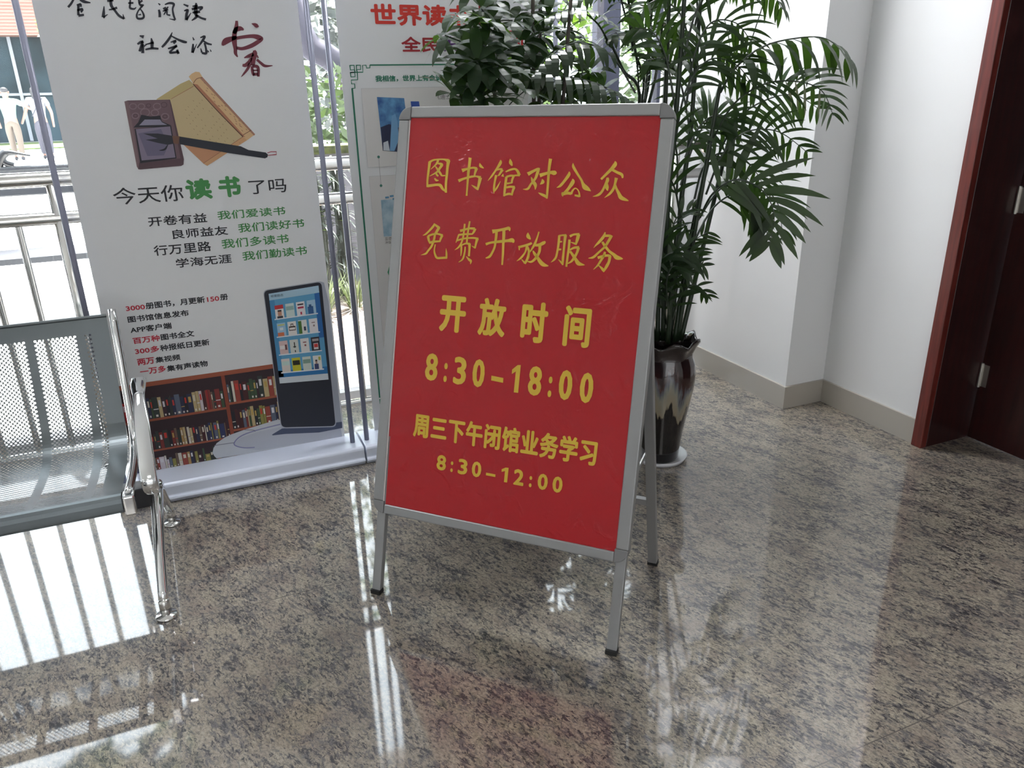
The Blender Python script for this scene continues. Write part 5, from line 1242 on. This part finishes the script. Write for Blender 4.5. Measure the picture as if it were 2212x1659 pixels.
# second palm behind the sign
P2 = Vector((1.66, 2.95, 0)); p2n = thing('potted_palm', tuple(P2), 'palm behind the sign with pale drooping leaflets over its top edge', 'plant')
def planter(c, parent, r, h):
    m = MB(); m.lathe([(0, 0), (r * .68, 0), (r * .72, .01), (r * .9, h * .6), (r, h * .93), (r * 1.06, h * .95), (r * 1.06, h), (r * .96, h), (r * .94, h * .9)], c, M_terra, 32); m.build('pot', parent, True)
    m = MB(); m.lathe([(0, h * .9), (r * .94, h * .9)], c, M_soil, 20); m.build('soil', parent, True)
planter(P2, p2n, .125, .38)
def W3(p): return tuple(p)
for c in ([(1.64, 2.95, .34), (1.62, 2.93, .8), V3((1386, 225, 2.9)), V3((1372, 110, 2.88)), V3((1352, -40, 2.86))], [(1.67, 2.96, .34), (1.66, 2.95, .8), V3((1392, 225, 2.92)), V3((1402, 90, 2.9)), V3((1414, -40, 2.9))], [(1.66, 2.94, .34), (1.63, 2.90, .8), V3((1380, 235, 2.82)), V3((1345, 150, 2.76)), V3((1318, 90, 2.72))], [(1.68, 2.96, .34), (1.69, 2.95, .8), V3((1398, 235, 2.92)), V3((1420, 140, 2.92)), V3((1432, 40, 2.92))]):
    P = catmull([W3(q) for q in c], 6); n = len(P)
    m = MB(); m.tube(P, [.010 - .005 * i / (n - 1) for i in range(n)], M_palmstem, 8); m.build('cane', p2n, True)
M_palmg = leafmat('palm_leaf_pale', (.030, .050, .030), (.05, .12, .02), .22, .30)  # paler, greyer green than the other palm leaves
for k, (pts, t0, nl, L_, w, dr_, lf, mt) in enumerate([
      ([(1385, 240, 2.72), (1330, 200, 2.62), (1260, 172, 2.52), (1180, 160, 2.46), (1090, 138, 2.42)], .12, 15, .15, .024, 2.6, -.2, M_palmg),
      ([(1372, 200, 2.8), (1320, 120, 2.68), (1250, 92, 2.58), (1190, 120, 2.52), (1150, 165, 2.5)], .25, 12, .13, .026, 2.4, -.1, M_palmg),
      ([(1318, 100, 2.72), (1290, 50, 2.68), (1240, 20, 2.64), (1180, 40, 2.6)], .15, 13, .13, .022, 1.4, .1, M_palm),
      ([(1352, 40, 2.86), (1330, -30, 2.84), (1290, -40, 2.82), (1240, 0, 2.8)], .2, 13, .15, .028, 1.6, .1, M_palm),
      ([(1366, 110, 2.88), (1360, 30, 2.86), (1380, -20, 2.84), (1420, -10, 2.82)], .1, 14, .15, .03, 1.6, .0, M_palm),
      ([(1396, 150, 2.9), (1405, 80, 2.88), (1430, 50, 2.86), (1470, 70, 2.84)], .1, 13, .14, .026, 1.5, .0, M_palm),
      ([(1380, 190, 2.86), (1372, 110, 2.82), (1350, 70, 2.78), (1310, 80, 2.74)], .15, 14, .14, .028, 1.6, .1, M_palm),
      ([(1410, 190, 2.92), (1425, 120, 2.9), (1450, 90, 2.88), (1480, 110, 2.86)], .15, 12, .13, .024, 1.5, .1, M_palm),
      ([(1392, 215, 2.88), (1400, 150, 2.84), (1420, 120, 2.8), (1455, 140, 2.78)], .15, 12, .12, .024, 1.5, .1, M_palm),
      ([(1400, 40, 2.9), (1395, -30, 2.88), (1360, -50, 2.86), (1320, -20, 2.84)], .1, 13, .15, .026, 1.5, .1, M_palm)]):
    frond(p2n, pts, t0, nl, L_, w, dr_, mt, seed=40 + k, lift=lf)
# umbrella plant behind the sign
P5 = Vector((1.18, 2.62, 0)); um = thing('umbrella_plant', tuple(P5), 'bushy umbrella plant with dark rounded leaflets behind the top of the sign', 'plant')
planter(P5, um, .15, .40)
RU = random.Random(9)
trunks = []
for dx, dy, lx, ly in ((-.03, 0, -.10, .08), (.03, .02, .02, .05), (0, -.03, .16, .0), (.02, .03, .10, .12)):
    P = catmull([(P5.x + dx, P5.y + dy, .35), (P5.x + dx + lx * .3, P5.y + dy + ly * .3, .9), (P5.x + dx + lx * .7, P5.y + dy + ly * .7, 1.4), (P5.x + dx + lx, P5.y + dy + ly, 1.95)], 6); n = len(P)
    trunks.append(P); m = MB(); m.tube(P, [.011 - .005 * i / (n - 1) for i in range(n)], M_bark, 8); m.build('stem', um, True)
def palmate(c, ax, n=8, L_=.10, w=.040):
    m = MB(); c = Vector(c); ax = Vector(ax).normalized()
    tr_ = min((Vector(q) for P in trunks for q in P), key=lambda q: (q - c).length + abs(q.z - (c.z - .08)) * .8)
    m.tube(catmull([tuple(tr_), tuple(tr_.lerp(c, .5) + Vector((0, 0, .01))), tuple(c)], 4), .0022, M_palmstem, 5)
    e1 = ax.cross(Vector((.3, .9, .2))).normalized(); e2 = ax.cross(e1)
    t0 = RU.uniform(0, 6.28)
    for k in range(n):
        t = t0 + 6.283 * k / n; d = e1 * math.cos(t) + e2 * math.sin(t) + ax * RU.uniform(.05, .35)
        blade(m, c + d.normalized() * .012, d, L_ * RU.uniform(.8, 1.12), w * RU.uniform(.9, 1.1), M_sche, RU.uniform(.7, 1.5), 5, updir=(ax.x * .4, ax.y * .4, 1))
    m.build('leaf', um)
cl = [(962, 78, 2.45), (988, 140, 2.42), (1010, 190, 2.40), (1000, 110, 2.52), (1028, 50, 2.6), (1040, 20, 2.5), (1062, 70, 2.55), (1070, 120, 2.5), (1045, 160, 2.45), (1085, 170, 2.42), (1030, 215, 2.38), (1110, 40, 2.6), (1130, 90, 2.62), (1115, 140, 2.6), (1150, 30, 2.7), (1165, 70, 2.66), (1180, 20, 2.72), (1195, 110, 2.7), (1160, 150, 2.62), (1215, 60, 2.75), (1230, 140, 2.72), (1200, 180, 2.66), (1090, 210, 2.4), (1130, 200, 2.48), (1005, 230, 2.4), (1070, 0, 2.6), (1020, -20, 2.6), (1120, -20, 2.7), (1190, -20, 2.74), (1050, 100, 2.44), (1250, 190, 2.74), (1270, 150, 2.76), (1180, 220, 2.6), (980, 210, 2.42), (1095, 105, 2.74), (1145, 120, 2.78), (1060, 190, 2.6), (1245, 90, 2.8), (1300, 200, 2.8), (1010, 60, 2.66), (1050, 50, 2.42), (1080, 140, 2.38), (1035, 130, 2.38), (1220, 200, 2.8), (1170, 180, 2.8), (1100, 180, 2.72), (1140, 170, 2.76), (1030, 180, 2.7), (1280, 220, 2.8), (1240, 225, 2.7)]
for px, py, Y in cl:
    c = atY(px + RU.uniform(-6, 6), py + RU.uniform(-6, 6), Y)
    palmate(c, (RU.uniform(-.5, .3), RU.uniform(-.9, .1), RU.uniform(.3, 1)), RU.choice((7, 8, 8, 9)), RU.uniform(.085, .115), RU.uniform(.034, .044))

for k in range(46):  # hidden low leaves, added to block the window's reflection in the floor
    t = RU.uniform(0, 6.283); r_ = RU.uniform(.12, .30)
    z = RU.uniform(.55, 1.30)
    palmate((P5.x + r_ * math.cos(t) * 1.2 + .05, P5.y + .06 + r_ * math.sin(t) * .8, z), (math.cos(t) * .7, math.sin(t) * .7, .8), 8, RU.uniform(.09, .12), RU.uniform(.036, .046))
for k in range(10):  # low fronds behind the sign, added to block that floor reflection too
    t = -2.6 + k * .62; z = RU.uniform(.75, 1.05); rr_ = RU.uniform(.25, .36)
    b = Vector((P2.x, P2.y, .36)); e = b + Vector((math.cos(t) * rr_, math.sin(t) * rr_ * .7, 0))
    a3 = [tuple(b), (b.x + (e.x - b.x) * .25, b.y + (e.y - b.y) * .25, z), (b.x + (e.x - b.x) * .7, b.y + (e.y - b.y) * .7, z + .12), (e.x, e.y, z - .05)]
    frond(p2n, a3, .35, 13, .15, .026, 1.5, M_palm, seed=80 + k, world=True)
